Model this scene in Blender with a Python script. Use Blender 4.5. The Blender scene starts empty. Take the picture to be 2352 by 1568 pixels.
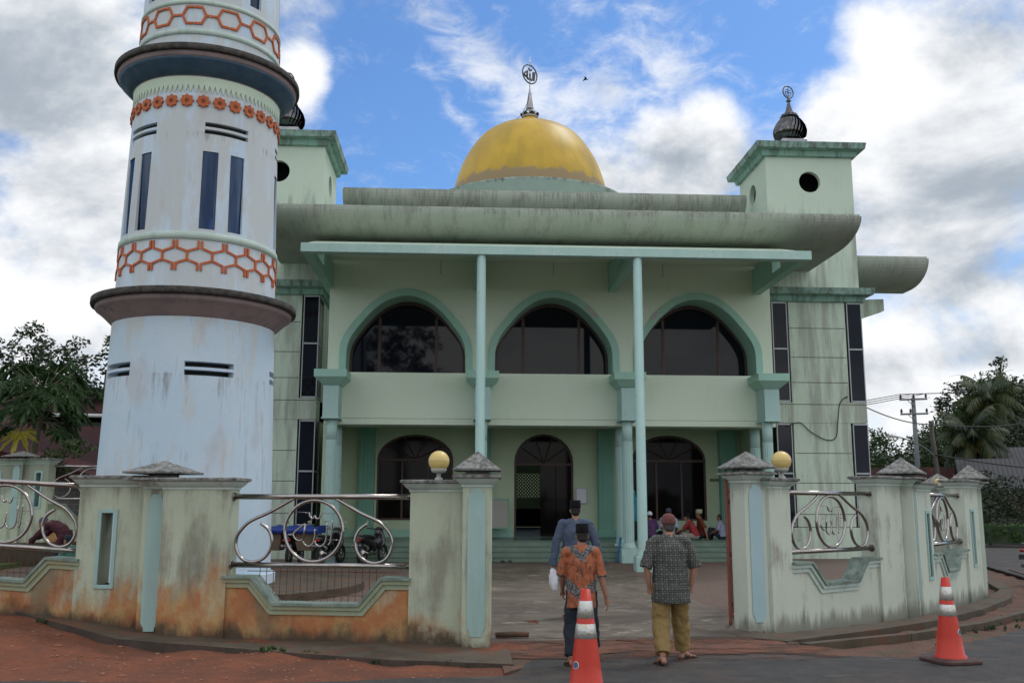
import bpy, bmesh, math, random
import numpy as np
from mathutils import Vector, Matrix
from mathutils.geometry import tessellate_polygon
random.seed(7)
PI = math.pi
R = math.radians
S = bpy.context.scene
COL = S.collection

# ------------------------------------------------------------------ camera
CF, PIT, YAW, ROL, EYE = 2199.0, R(9.6), R(3.1), R(0.15), 1.75
_f = Vector((math.sin(YAW)*math.cos(PIT), math.cos(YAW)*math.cos(PIT), math.sin(PIT)))
_r = Vector((math.cos(YAW), -math.sin(YAW), 0))
_u = _r.cross(_f)
_r, _u = math.cos(ROL)*_r+math.sin(ROL)*_u, -math.sin(ROL)*_r+math.cos(ROL)*_u
cam = bpy.data.cameras.new("camera")
cam.sensor_width = 36
cam.lens = CF/2352*36
cam.clip_start = 0.1
cam.clip_end = 3000
camo = bpy.data.objects.new("camera", cam)
COL.objects.link(camo)
m = Matrix((( _r.x, _u.x, -_f.x, 0), (_r.y, _u.y, -_f.y, 0), (_r.z, _u.z, -_f.z, EYE), (0, 0, 0, 1)))
camo.matrix_world = m
S.camera = camo
S.view_settings.view_transform = 'Standard'
S.view_settings.look = 'None'
S.view_settings.gamma = 1
S.view_settings.exposure = 0.25
S.render.resolution_x = 1024
S.render.resolution_y = 682


def pol(px, Rr, z=0.):        # ground point in a given direction, at a real distance
    a, _ = sky_dir(px, 1156)
    return (Rr*math.sin(a), Rr*math.cos(a), z)


def sky_dir(px, py):
    d = (px-1176)*_r-(py-784)*_u+CF*_f
    return math.atan2(d.x, d.y), math.atan2(d.z, math.hypot(d.x, d.y))


# ------------------------------------------------------------------ node helper
class N:
    def __init__(s, tree):
        s.t = tree; s.n = tree.nodes; s.l = tree.links

    def new(s, typ, **kw):
        o = s.n.new(typ)
        for k, v in kw.items():
            setattr(o, k, v)
        return o

    def put(s, sock, v):
        if v is None: return
        if hasattr(v, 'links'): s.l.new(v, sock)
        else:
            if isinstance(v, tuple) and len(v) == 3 and len(sock.default_value) == 4: v = v+(1,)
            sock.default_value = v

    def math(s, op, a, b=None, c=None, clamp=False):
        o = s.new('ShaderNodeMath', operation=op, use_clamp=clamp)
        s.put(o.inputs[0], a); s.put(o.inputs[1], b)
        if c is not None: s.put(o.inputs[2], c)
        return o.outputs[0]

    def mix(s, f, a, b, blend='MIX'):
        o = s.new('ShaderNodeMix', data_type='RGBA', blend_type=blend)
        s.put(o.inputs[0], f); s.put(o.inputs[6], a); s.put(o.inputs[7], b)
        return o.outputs[2]

    def noise(s, vec, scale, detail=4, rough=.55, dist=0):
        o = s.new('ShaderNodeTexNoise')
        s.put(o.inputs['Vector'], vec)
        o.inputs['Scale'].default_value = scale
        o.inputs['Detail'].default_value = detail
        o.inputs['Roughness'].default_value = rough
        o.inputs['Distortion'].default_value = dist
        return o.outputs[0]

    def ramp(s, v, lo, hi, a=0., b=1.):
        o = s.new('ShaderNodeMapRange', interpolation_type='SMOOTHSTEP')
        s.put(o.inputs[0], v)
        for i, x in enumerate((lo, hi, a, b)): s.put(o.inputs[i+1], x)
        return o.outputs[0]

    def scale(s, vec, v):
        o = s.new('ShaderNodeMapping')
        s.put(o.inputs[0], vec)
        o.inputs['Scale'].default_value = v
        return o.outputs[0]

    def sep(s, vec):
        o = s.new('ShaderNodeSeparateXYZ'); s.put(o.inputs[0], vec)
        return o.outputs


# ------------------------------------------------------------------ world and sun
SUN_EL, SUN_AZ = R(58), R(52)      # azimuth from +Y towards +X
W = bpy.data.worlds.new("World")
S.world = W
W.use_nodes = True
n = N(W.node_tree)
n.n.clear()
tc = n.new('ShaderNodeTexCoord').outputs['Generated']
sky = n.new('ShaderNodeTexSky', sky_type='NISHITA')
sky.sun_disc = False
sky.sun_elevation = SUN_EL
sky.sun_rotation = SUN_AZ
sky.dust_density = 0.6
sky.ozone_density = 2.5
X, Y, Z = n.sep(tc)[:3]
az = n.math('ARCTAN2', X, Y)
el = n.math('ARCSINE', Z)
vec = n.scale(tc, (1, 1, 1.5))
nz1 = n.noise(vec, 3.6, 10, .60, .25)
nz2 = n.noise(n.scale(tc, (1, 1, 1.3)), 9, 7, .62, .3)
nzw = n.noise(n.scale(tc, (1.6, 1, 3.0)), 12, 8, .65, .45)


def blob(px, py, rx, ry, amp, rot=0):
    a, e = sky_dir(px, py)
    da = n.math('SUBTRACT', az, a); de = n.math('SUBTRACT', el, e)
    c, s_ = math.cos(R(rot)), math.sin(R(rot))
    ua = n.math('ADD', n.math('MULTIPLY', da, c*CF/rx), n.math('MULTIPLY', de, s_*CF/rx))
    ue = n.math('ADD', n.math('MULTIPLY', da, -s_*CF/ry), n.math('MULTIPLY', de, c*CF/ry))
    q = n.math('ADD', n.math('MULTIPLY', ua, ua), n.math('MULTIPLY', ue, ue))
    return n.math('MULTIPLY', n.math('EXPONENT', n.math('MULTIPLY', q, -1)), amp)


def addall(l):
    r = l[0]
    for x in l[1:]: r = n.math('ADD', r, x)
    return r


# thick cloud cover (default cloudy, blue holes where the photo shows open sky)
cover = addall([n.math('ADD', n.math('MULTIPLY', n.math('SUBTRACT', nz1, .5), 2.3), .40),
                n.math('MULTIPLY', n.math('SUBTRACT', nz2, .5), 1.2),
                blob(900, 300, 260, 330, -.85), blob(1380, 110, 520, 190, -.60), blob(1760, 170, 110, 140, -.75),
                blob(1000, 60, 260, 100, -.3), blob(30, 325, 90, 30, -.35),
                blob(700, 165, 75, 85, .75), blob(1630, 320, 120, 110, .8), blob(1480, 420, 220, 60, .35),
                blob(2190, 260, 210, 260, .6), blob(1420, 330, 160, 60, .25), blob(1900, 300, 60, 60, .3), blob(2000, 60, 90, 60, .3), blob(1620, 60, 90, 50, .30),
                blob(120, 150, 260, 260, .5), blob(90, 640, 330, 230, .55), blob(2150, 800, 500, 200, .35), blob(1050, 30, 150, 70, .5, -30)])
mask = n.ramp(cover, .12, .78)
# thin streaky veil in the open sky
veil = addall([n.math('MULTIPLY', n.math('SUBTRACT', nzw, .5), 2.4),
               blob(1080, 120, 300, 60, .75, -38), blob(1040, 250, 130, 22, .5, -50), blob(1380, 230, 220, 160, .62),
               blob(1550, 200, 60, 160, .3, 20), blob(780, 330, 90, 25, .15), blob(950, 380, 60, 14, .25)])
veil = n.math('MULTIPLY', n.ramp(veil, .05, 1.15), .75)
shade = n.noise(n.scale(tc, (1, 1, 1.7)), 4.5, 6, .55, .2)
upv = n.new('ShaderNodeVectorMath', operation='ADD')
n.put(upv.inputs[0], vec); upv.inputs[1].default_value = (.01, .0, .05)
relief_ = n.math('MULTIPLY', n.math('SUBTRACT', n.noise(upv.outputs[0], 3.6, 10, .60, .25), nz1), 3.2)
nz3 = n.noise(n.scale(tc, (1, 1, 2.0)), 8, 5, .6, .3)
grey = addall([relief_, n.math('MULTIPLY', n.math('SUBTRACT', shade, .5), 1.9), n.math('MULTIPLY', n.math('SUBTRACT', nz3, .5), 1.3),
               blob(60, 120, 260, 170, .75), blob(2300, 400, 260, 110, .75), blob(2250, 60, 220, 80, .45), blob(1560, 370, 70, 70, .5), blob(2200, 640, 320, 60, .45),
               blob(2100, 830, 400, 40, .4), blob(60, 580, 200, 60, .35), blob(2280, 120, 200, 80, .3), blob(2030, 180, 100, 160, -.5), blob(700, 160, 80, 80, -.6),
               blob(40, 430, 200, 100, -.3), blob(1680, 270, 90, 60, -.5), blob(150, 700, 200, 80, -.35), .10])
ccol = n.mix(n.ramp(grey, -.25, 1.1), (.86, .87, .885), (.34, .39, .45))
# sky behind and beside the viewer is a duller overcast
dull = n.ramp(Y, -.25, .35, .0, 1.)
ccol = n.mix(dull, n.mix(n.ramp(nz1, .38, .62), (.50, .58, .70), (1.22, 1.22, 1.20)), ccol)
bg1 = n.new('ShaderNodeBackground'); bg2 = n.new('ShaderNodeBackground')
skc = n.mix(1.0, sky.outputs[0], (.68, .96, 1.24), 'MULTIPLY')
n.put(bg1.inputs[0], skc); bg1.inputs[1].default_value = .102
n.put(bg2.inputs[0], ccol); bg2.inputs[1].default_value = 1.0
mx = n.new('ShaderNodeMixShader')
low = n.ramp(Z, -.02, .0)
tot = n.math('MAXIMUM', mask, veil)
tot = n.math('MAXIMUM', tot, n.ramp(Y, .45, .2))
n.put(mx.inputs[0], tot); n.l.new(bg1.outputs[0], mx.inputs[1]); n.l.new(bg2.outputs[0], mx.inputs[2])
wo = n.new('ShaderNodeOutputWorld')
n.l.new(mx.outputs[0], wo.inputs[0])

sl = bpy.data.lights.new("sun", 'SUN')
sl.energy = .8
sl.angle = R(14)
sl.color = (1, .96, .9)
so = bpy.data.objects.new("sun", sl)
COL.objects.link(so)
sd = Vector((math.sin(SUN_AZ)*math.cos(SUN_EL), math.cos(SUN_AZ)*math.cos(SUN_EL), math.sin(SUN_EL)))
so.rotation_euler = sd.to_track_quat('Z', 'Y').to_euler()

# ------------------------------------------------------------------ materials
def mat(name, base, c2=None, c2amt=.5, c2scale=2., rough=.8, metal=0., streak=0., streak_col=(.08, .07, .06), streak_s=5., streak_lo=.52, streak_hi=.72,
        bump=.0, bump_s=30., spec=None, speck=0., speck_s=40, speck_col=(.05, .05, .04), coat=0., extra=None, obj=False, sheen=0):
    m = bpy.data.materials.new(name)
    m.use_nodes = True
    q = N(m.node_tree)
    b = q.n['Principled BSDF']
    P = q.new('ShaderNodeTexCoord').outputs['Object'] if obj else q.new('ShaderNodeNewGeometry').outputs['Position']
    col = base+(1,)
    if c2:
        f = q.ramp(q.noise(P, c2scale, 5, .6), .35, .65, 0, c2amt)
        col = q.mix(f, col, c2)
    if streak:
        f = q.noise(q.scale(P, (1, 1, .07)), streak_s, 5, .65)
        g = q.noise(P, .9, 3)
        f = q.ramp(q.math('ADD', f, q.math('MULTIPLY', q.math('SUBTRACT', g, .5), .5)), streak_lo, streak_hi, 0, streak)
        col = q.mix(f, col, streak_col)
    if speck:
        f = q.ramp(q.noise(P, speck_s, 2), .62, .75, 0, speck)
        col = q.mix(f, col, speck_col)
    if extra:
        col = extra(q, P, col)
    q.put(b.inputs['Base Color'], col)
    b.inputs['Roughness'].default_value = rough
    b.inputs['Metallic'].default_value = metal
    if spec is not None: b.inputs['Specular IOR Level'].default_value = spec
    if coat: b.inputs['Coat Weight'].default_value = coat
    if bump:
        bn = q.new('ShaderNodeBump')
        bn.inputs['Strength'].default_value = 1.
        bn.inputs['Distance'].default_value = bump
        q.put(bn.inputs['Height'], q.noise(P, bump_s, 6, .65))
        q.l.new(bn.outputs[0], b.inputs['Normal'])
    return m


def grime_low(q, P, col):            # mould along the upper walls of the towers
    x, y, z = q.sep(P)[:3]
    nn = q.noise(q.scale(P, (1, 1, .12)), 3., 5, .7)
    a = q.ramp(z, 11.4, 13.1, .30, .0)
    b = q.ramp(z, 4.9, 5.3, .22, 0.)
    f = q.ramp(q.math('ADD', nn, q.math('MAXIMUM', a, b)), .70, .94, 0, .55)
    up = q.ramp(z, 2.2, 3.8, .06, .0)
    g = q.ramp(q.math('ADD', q.noise(P, 2.4, 6, .7), up), .64, .84, 0, .45)
    col = q.mix(f, col, (.21, .20, .18))
    return q.mix(g, col, (.20, .20, .17))


def plaster_joints(q, P, col):
    return grime_low(q, P, col)


M = {}
GREEN = (.43, .52, .355)
M['facade'] = mat('pale_green_paint', (.66, .77, .61), (.69, .77, .65), .7, .8, .75, streak=.07, streak_col=(.28, .32, .24), bump=.004, bump_s=60, speck=.12, speck_s=9)
M['wing'] = mat('weathered_green_paint', (.56, .66, .54), (.53, .63, .52), .7, 1.1, .8, streak=.04, streak_col=(.20, .19, .17), bump=.005, bump_s=40, extra=plaster_joints)
M['teal'] = mat('teal_trim_paint', (.32, .56, .46), (.38, .60, .51), .6, 2., .7, streak=.18, streak_col=(.30, .36, .33), bump=.003, speck=.15, speck_s=14, speck_col=(.5, .53, .5))
M['aqua'] = mat('pale_aqua_paint', (.40, .58, .55), (.36, .54, .50), .6, 1.5, .65, streak=.2, streak_col=(.3, .33, .31), bump=.003, speck=.35, speck_s=7, speck_col=(.22, .22, .2))
M['fascia'] = mat('canopy_fascia_paint', (.44, .62, .57), (.38, .56, .50), .7, 1.5, .7, streak=.3, streak_col=(.6, .66, .64), streak_s=8, streak_lo=.58, streak_hi=.62, bump=.003, speck=.3, speck_s=12, speck_col=(.2, .22, .2))


def gutter_x(q, P, col):
    x, y, z = q.sep(P)[:3]
    s1 = q.noise(q.scale(P, (1, .2, .05)), 9., 6, .75)
    s2 = q.noise(q.scale(P, (1, .4, .1)), 2.2, 5, .7)
    f = q.ramp(q.math('ADD', q.math('MULTIPLY', s1, .45), q.math('MULTIPLY', s2, .6)), .48, .70, 0, .55)
    col = q.mix(f, col, (.19, .175, .155))
    s3 = q.noise(q.scale(P, (1, .2, .03)), 16., 4, .6)
    lip = q.math('MAXIMUM', q.ramp(z, 9.95, 10.2, 0, .28), q.math('MULTIPLY', q.ramp(z, 12.66, 12.80, 0, .26), q.ramp(z, 12.0, 12.1, 0, 1)))
    lip = q.math('MULTIPLY', lip, q.ramp(q.noise(P, 1.1, 3), .35, .6, .2, 1))
    lip = q.math('MULTIPLY', lip, q.math('MAXIMUM', q.ramp(z, 10.5, 10.3, 0, 1), q.ramp(z, 12.0, 12.1, 0, 1)))
    f = q.ramp(q.math('ADD', s3, lip), .62, .90, 0, .42)
    col = q.mix(f, col, (.11, .10, .085))
    return col


M['gutter'] = mat('stained_gutter_concrete', (.43, .46, .40), (.37, .42, .36), .8, .7, .85, bump=.006, bump_s=30, extra=gutter_x)
M['lichen'] = mat('black_lichen_concrete', (.028, .025, .023), (.09, .08, .07), .7, 9., .9, bump=.01, bump_s=50)
M['cap'] = mat('mossy_cap_concrete', (.10, .10, .09), (.33, .33, .31), .75, 14., .9, bump=.012, bump_s=45, streak=.4, streak_col=(.03, .035, .03))
M['cornice'] = mat('dark_teal_cornice', (.24, .43, .35), (.22, .36, .30), .7, 1.5, .75, streak=.5, streak_col=(.06, .07, .06), streak_s=4, streak_lo=.50, streak_hi=.62)


def corn_top(q, P, col):
    f = q.ramp(q.noise(q.scale(P, (1, 1, .3)), 2.6, 7, .8), .44, .60, 0, .78)
    return q.mix(f, col, (.075, .075, .065))


M['cornice_top'] = mat('mould_blackened_cornice', (.27, .42, .36), (.2, .3, .26), .7, 4., .85, extra=corn_top, bump=.006)
M['glass'] = mat('tinted_glass', (.007, .009, .016), rough=.03, spec=.24)
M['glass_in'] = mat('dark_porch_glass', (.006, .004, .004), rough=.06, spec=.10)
M['brown'] = mat('brown_window_frame', (.075, .035, .028), (.05, .025, .02), .6, 4, .5)
M['alu'] = mat('aluminium_frame', (.40, .42, .43), rough=.45, metal=.3)
M['peel'] = mat('bare_plaster_patch', (.50, .46, .45), (.42, .38, .37), .6, 12, .9)
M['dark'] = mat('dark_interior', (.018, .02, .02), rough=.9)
M['tile_floor'] = mat('green_floor_tile', (.07, .12, .09), (.05, .09, .07), .6, 3, .25)
M['steps'] = mat('green_step_tile', (.17, .24, .19), (.12, .18, .14), .7, 2.2, .5, bump=.002)
M['porch_wall'] = mat('porch_wall_paint', (.52, .62, .44), (.48, .58, .41), .6, .8, .75, bump=.003)
M['teal_dark'] = mat('teal_pilaster_paint', (.18, .40, .31), (.22, .43, .35), .6, 2., .7, bump=.003)


def dome_x(q, P, col):
    x, y, z = q.sep(P)[:3]
    st = q.noise(q.scale(P, (1, 1, .16)), 1.3, 4, .6)
    col = q.mix(q.ramp(st, .42, .62, 0, .4), col, (.40, .24, .035))
    g = q.noise(q.scale(P, (1, 1, .25)), .9, 3, .5)
    col = q.mix(q.ramp(g, .5, .65, 0, .35), col, (.28, .21, .03))
    nn = q.math('MULTIPLY', q.math('SUBTRACT', q.noise(q.scale(P, (1, 1, .3)), 2.0, 6, .7), .5), .9)
    f = q.ramp(q.math('ADD', z, nn), 15.02, 15.2, .9, 0)
    return q.mix(f, col, (.30, .22, .13))


M['gold'] = mat('gold_dome_paint', (.60, .38, .035), (.46, .29, .035), .6, .8, .42, metal=.0, spec=.35, extra=dome_x, bump=.004, bump_s=8)


def skirt_x(q, P, col):
    x, y, z = q.sep(P)[:3]
    f = q.ramp(q.math('ADD', z, q.math('MULTIPLY', q.noise(P, 2.8, 8, .8), -1.0)), 13.72, 13.95, 0, .9)
    return q.mix(f, col, (.13, .09, .07))


M['skirt'] = mat('teal_dome_skirt', (.38, .49, .44), (.32, .42, .38), .6, 2., .8, extra=skirt_x)
M['steel'] = mat('polished_steel', (.40, .37, .35), (.30, .27, .25), .5, 20, .17, metal=1.)
M['vane'] = mat('dark_tarnished_steel', (.07, .07, .075), (.20, .195, .19), .6, 2, .14, metal=1.)
M['steel2'] = mat('dull_steel', (.38, .37, .37), (.2, .2, .2), .5, 6, .22, metal=1.)


def mina_x(q, P, col):
    x, y, z = q.sep(P)[:3]
    a = q.noise(q.scale(P, (1, 1, .25)), 2.0, 6, .7)
    top = q.math('MAXIMUM', q.ramp(z, 4.6, 5.6, 0, .16), q.ramp(z, 5.8, 6.4, -.16, -.04))
    f = q.ramp(q.math('ADD', a, top), .54, .68, 0, .7)
    col = q.mix(f, col, (.55, .55, .52))
    s1 = q.noise(q.scale(P, (1, 1, .10)), 4., 6, .7)
    b1 = q.math('MULTIPLY', q.ramp(z, 3.1, 4.2, 0, .14), q.ramp(z, 4.28, 4.22, 0, 1))
    b2 = q.math('MULTIPLY', q.ramp(z, 8.8, 9.2, 0, .14), q.ramp(z, 9.28, 9.22, 0, 1))
    f = q.ramp(q.math('ADD', s1, q.math('MAXIMUM', b1, b2)), .66, .80, 0, .7)
    col = q.mix(f, col, (.20, .17, .16))
    f = q.ramp(q.noise(q.scale(P, (1, 1, .5)), 1.1, 3, .5), .60, .72, 0, .35)
    return q.mix(f, col, (.42, .34, .33))


M['minaret'] = mat('faded_blue_white_paint', (.49, .62, .73), (.56, .66, .74), .8, .8, .7, streak=.4, streak_col=(.33, .35, .38), streak_s=8, streak_lo=.60, streak_hi=.67, extra=mina_x, bump=.006, bump_s=12, speck=.25, speck_s=9, speck_col=(.36, .42, .5))
M['mina_up'] = mat('pale_blue_white_paint', (.54, .66, .80), (.60, .69, .78), .7, 1.2, .75, streak=.4, streak_col=(.36, .36, .36), streak_s=9, streak_lo=.60, streak_hi=.68, extra=mina_x, bump=.005, bump_s=14)
M['ledge'] = mat('mint_ledge_paint', (.50, .60, .54), (.42, .50, .45), .6, 3, .8, streak=.4, streak_col=(.2, .21, .2))
M['mint'] = mat('mint_band_paint', (.60, .70, .56), (.52, .62, .5), .5, 2, .8, speck=.1)


def ring_x(q, P, col):
    f = q.ramp(q.noise(q.scale(P, (1, 1, .4)), 1.6, 5, .7), .62, .66, 0, .8)
    col = q.mix(f, col, (.05, .10, .17))
    return col


M['mauve'] = mat('mauve_cornice_paint', (.30, .22, .22), (.21, .16, .16), .7, 2., .8, streak=.3, streak_col=(.12, .1, .1), extra=ring_x)


def ring2_x(q, P, col):
    f = q.ramp(q.noise(q.scale(P, (1, 1, .5)), 1.3, 5, .7), .60, .70, 0, .7)
    return q.mix(f, col, (.30, .17, .14))


M['navy'] = mat('worn_navy_paint', (.035, .085, .15), (.07, .12, .17), .6, 4., .7, extra=ring2_x)
M['orange'] = mat('orange_relief_paint', (.50, .12, .032), (.42, .09, .03), .6, 5, .7, speck=.5, speck_s=18, speck_col=(.6, .5, .45))


def glass_blue():
    m = bpy.data.materials.new('blue_tinted_pane'); m.use_nodes = True
    q = N(m.node_tree); q.n.clear()
    tr = q.new('ShaderNodeBsdfTransparent'); tr.inputs[0].default_value = (.14, .30, .52, 1)
    gl = q.new('ShaderNodeBsdfGlossy'); gl.inputs['Roughness'].default_value = .03; gl.inputs[0].default_value = (.34, .46, .66, 1)
    fr = q.new('ShaderNodeFresnel'); fr.inputs[0].default_value = 1.6
    mx = q.new('ShaderNodeMixShader')
    q.l.new(q.math('ADD', fr.outputs[0], .06), mx.inputs[0]); q.l.new(tr.outputs[0], mx.inputs[1]); q.l.new(gl.outputs[0], mx.inputs[2])
    o = q.new('ShaderNodeOutputMaterial'); q.l.new(mx.outputs[0], o.inputs[0])
    return m


M['blueglass'] = glass_blue()


# fence walls: pale green paint, mould from the top, laterite splash from the ground
def fence_mat(name, red, redh, base=(.44, .49, .37)):
    def ex(q, P, col):
        x, y, z = q.sep(P)[:3]
        m1 = q.noise(q.scale(P, (1, 1, .12)), 4.5, 6, .7)
        m2 = q.noise(P, 1.6, 5, .6)
        g = q.math('ADD', q.math('MULTIPLY', m1, .7), q.math('MULTIPLY', m2, .5))
        mid = q.math('MULTIPLY', q.ramp(z, .1, .8, 0, 1), q.ramp(z, 2.0, 1.1, 0, 1))
        f = q.ramp(q.math('ADD', g, q.math('MULTIPLY', mid, .06)), .60 if red else .655, .82, 0, .66)
        col = q.mix(f, col, (.19, .155, .13))
        top = q.ramp(q.math('ADD', z, q.math('MULTIPLY', q.math('SUBTRACT', m1, .5), .9)), 1.82, 2.1, 0, .5)
        col = q.mix(top, col, (.13, .13, .11))
        if red:
            n3 = q.noise(q.scale(P, (1, 1, .6)), 2.2, 6, .65)
            zz = q.math('ADD', z, q.math('MULTIPLY', q.math('SUBTRACT', n3, .5), -2.3))
            f = q.ramp(zz, redh-.35, redh+.35, .92, 0)
            rc = q.mix(q.ramp(q.noise(P, 3.2, 5, .6), .38, .62), (.40, .125, .032), (.46, .26, .09))
            col = q.mix(f, col, rc)
            f = q.ramp(q.math('ADD', q.math('SUBTRACT', z, q.math('MULTIPLY', q.ramp(x, -6.4, -4.0, 1, 0), .30)), q.math('MULTIPLY', q.math('SUBTRACT', n3, .5), -.9)), .0, .26, .92, 0)
            col = q.mix(f, col, (.045, .035, .025))
            f = q.ramp(q.noise(q.scale(P, (1, 1, .35)), 1.5, 5, .6), .52, .70, 0, .6)
            col = q.mix(f, col, (.10, .075, .055))
        else:
            f = q.ramp(q.math('ADD', z, q.math('MULTIPLY', q.math('SUBTRACT', m1, .5), -.8)), .0, .22, .7, 0)
            col = q.mix(f, col, (.12, .11, .085))
        return col
    return mat(name, base, tuple(x*1.08 for x in base), .7, 1.5, .85, bump=.006, bump_s=35, extra=ex)


M['fence_l'] = fence_mat('laterite_stained_green_plaster', True, .55)
M['fence_o'] = fence_mat('orange_stained_parapet_plaster', True, .86)
M['fence_p'] = fence_mat('slightly_stained_green_plaster', True, .12)
M['fence_r'] = fence_mat('mould_streaked_green_plaster', False, 0, (.52, .57, .48))
M['inlay'] = mat('aqua_inlay_paint', (.34, .50, .47), (.31, .45, .42), .6, 2., .8, streak=.2, streak_col=(.24, .25, .2), bump=.004, bump_s=50)
M['inlay_r'] = mat('sky_blue_inlay_paint', (.37, .52, .55), (.33, .47, .49), .5, 2., .8, bump=.004, bump_s=50)
M['coping'] = mat('mossy_coping', (.14, .19, .16), (.26, .32, .27), .8, 5., .85, streak=.6, streak_col=(.035, .04, .033), bump=.008, bump_s=40)
M['moulding'] = mat('stained_moulding', (.32, .37, .25), (.34, .29, .16), .8, 1.6, .85, streak=.45, streak_col=(.12, .09, .05), bump=.005)
M['rust'] = mat('rusty_iron', (.10, .04, .025), (.16, .07, .04), .7, 20, .8)
M['rust_red'] = mat('red_oxide_gate', (.22, .055, .035), (.14, .04, .03), .7, 12, .6)
M['globe'] = mat('cream_globe_plastic', (.68, .50, .18), (.64, .47, .16), .4, 3, .35)
M['globe_base'] = mat('grey_lamp_base', (.42, .42, .38), rough=.6)
M['black'] = mat('black_rubber', (.015, .015, .015), rough=.7)


# grounds
def dirt_x(q, P, col):
    f = q.ramp(q.noise(P, .9, 7, .7), .42, .62, 0, .75)
    col = q.mix(f, col, (.13, .05, .028))
    v = q.new('ShaderNodeTexVoronoi'); q.put(v.inputs['Vector'], P); v.inputs['Scale'].default_value = 18
    f = q.ramp(v.outputs['Distance'], .10, .16, .55, 0)
    f = q.math('MULTIPLY', f, q.ramp(q.noise(P, 6, 3), .5, .6))
    return q.mix(f, col, (.36, .22, .16))


M['dirt'] = mat('red_laterite_soil', (.27, .085, .038), (.19, .062, .031), .8, 3.5, .95, bump=.09, bump_s=14, extra=dirt_x, speck=.6, speck_s=60, speck_col=(.10, .05, .03))


def dirt2_x(q, P, col):
    x, y, z = q.sep(P)[:3]
    v = q.new('ShaderNodeTexVoronoi'); q.put(v.inputs['Vector'], P); v.inputs['Scale'].default_value = 22
    f = q.math('MULTIPLY', q.ramp(v.outputs['Distance'], .12, .2, .7, 0), q.ramp(q.noise(P, 5, 3), .48, .6))
    col = q.mix(f, col, (.30, .25, .21))
    f = q.ramp(q.noise(P, 1.4, 6, .7), .52, .62, 0, .6)
    return q.mix(f, col, (.06, .07, .03))


M['dirt2'] = mat('gravelly_brown_soil', (.15, .075, .05), (.10, .055, .04), .8, 3, .95, bump=.05, bump_s=12, extra=dirt2_x, speck=.6, speck_s=50, speck_col=(.05, .03, .02))


def asph_x(q, P, col):
    f = q.ramp(q.noise(P, .8, 6, .65), .46, .66, 0, .55)
    col = q.mix(f, col, (.10, .062, .045))
    f = q.ramp(q.noise(q.scale(P, (.5, 1.4, 1)), 1.7, 7, .7), .56, .66, 0, .5)
    col = q.mix(f, col, (.14, .12, .10))
    return col


M['asphalt'] = mat('worn_asphalt', (.036, .034, .033), (.062, .057, .052), .8, 3.5, .85, bump=.02, bump_s=60, extra=asph_x, speck=.5, speck_s=90, speck_col=(.15, .14, .13))


def wash_mat():
    m = bpy.data.materials.new('washed_red_silt'); m.use_nodes = True
    q = N(m.node_tree); b = q.n['Principled BSDF']
    P = q.new('ShaderNodeNewGeometry').outputs['Position']
    x, y, z = q.sep(P)[:3]
    col = q.mix(q.ramp(q.noise(P, 2.4, 6, .7), .35, .65), (.20, .075, .04), (.11, .06, .042))
    q.put(b.inputs['Base Color'], col); b.inputs['Roughness'].default_value = .95
    d = q.math('ABSOLUTE', q.math('SUBTRACT', y, q.math('ADD', 12.15, q.math('MULTIPLY', q.math('SUBTRACT', x, 2.3), .08))))
    f = q.math('ADD', q.math('SUBTRACT', .62, q.math('MULTIPLY', d, .62)), q.math('MULTIPLY', q.math('SUBTRACT', q.noise(q.scale(P, (.6, 1.6, 1)), 2.2, 9, .75), .5), 2.4))
    q.put(b.inputs['Alpha'], q.ramp(f, .0, .75, 0, .95))
    return m


M['wash'] = wash_mat()
M['asphalt2'] = mat('grey_road', (.11, .11, .125), (.13, .13, .14), .7, 1.5, .85, bump=.01, bump_s=60)


def conc_x(q, P, col):
    a = q.noise(q.scale(P, (.75, .85, 1)), 1.1, 8, .68, 1.2)
    col = q.mix(q.ramp(a, .42, .60, 0, .88), col, (.075, .055, .038))
    b = q.noise(q.scale(P, (.6, 1.0, 1)), 1.9, 8, .7, 1.4)
    col = q.mix(q.ramp(b, .56, .66, 0, .75), col, (.33, .28, .22))
    x, y, z = q.sep(P)[:3]
    j = q.math('ABSOLUTE', q.math('SUBTRACT', q.math('FRACT', q.math('DIVIDE', y, 2.9)), .5))
    return q.mix(q.ramp(j, .006, .012, .8, 0), col, (.03, .025, .02))


M['concrete'] = mat('dirty_forecourt_concrete', (.155, .125, .095), (.105, .085, .064), .7, 1.2, .8, bump=.008, bump_s=20, extra=conc_x)
M['apron'] = mat('mossy_kerb_concrete', (.095, .072, .050), (.045, .036, .022), .85, 2.6, .9, extra=lambda q, P, col: q.mix(q.ramp(q.noise(P, 1.3, 7, .7), .50, .62, 0, .7), col, (.15, .06, .032)), bump=.012, bump_s=22, speck=.5, speck_s=20)
M['kerbdark'] = mat('dark_kerb_face', (.045, .035, .028), (.09, .06, .045), .7, 3, .9, bump=.012, bump_s=22)  # vertical kerb face, a darker brown than the apron top


def paver_x(q, P, col):
    b = q.new('ShaderNodeTexVoronoi', feature='DISTANCE_TO_EDGE')
    w = q.new('ShaderNodeVectorMath', operation='ADD')
    q.put(b.inputs['Vector'], q.scale(P, (1, .82, 0)))
    b.inputs['Scale'].default_value = 6.2
    b.inputs['Randomness'].default_value = .32
    f = q.ramp(b.outputs['Distance'], .02, .06, .85, 0)
    col = q.mix(f, col, (.045, .032, .025))
    return q.mix(q.ramp(q.noise(P, .8, 6, .7), .5, .7, 0, .5), col, (.09, .075, .055))


M['paver'] = mat('interlocking_pavers', (.165, .105, .08), (.125, .085, .066), .8, 5., .85, bump=.008, bump_s=30, extra=paver_x)
M['grass'] = mat('short_grass', (.05, .09, .02), (.10, .11, .03), .7, 4, .95, bump=.05, bump_s=20)

# ------------------------------------------------------------------ object helpers
WL = {}


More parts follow.
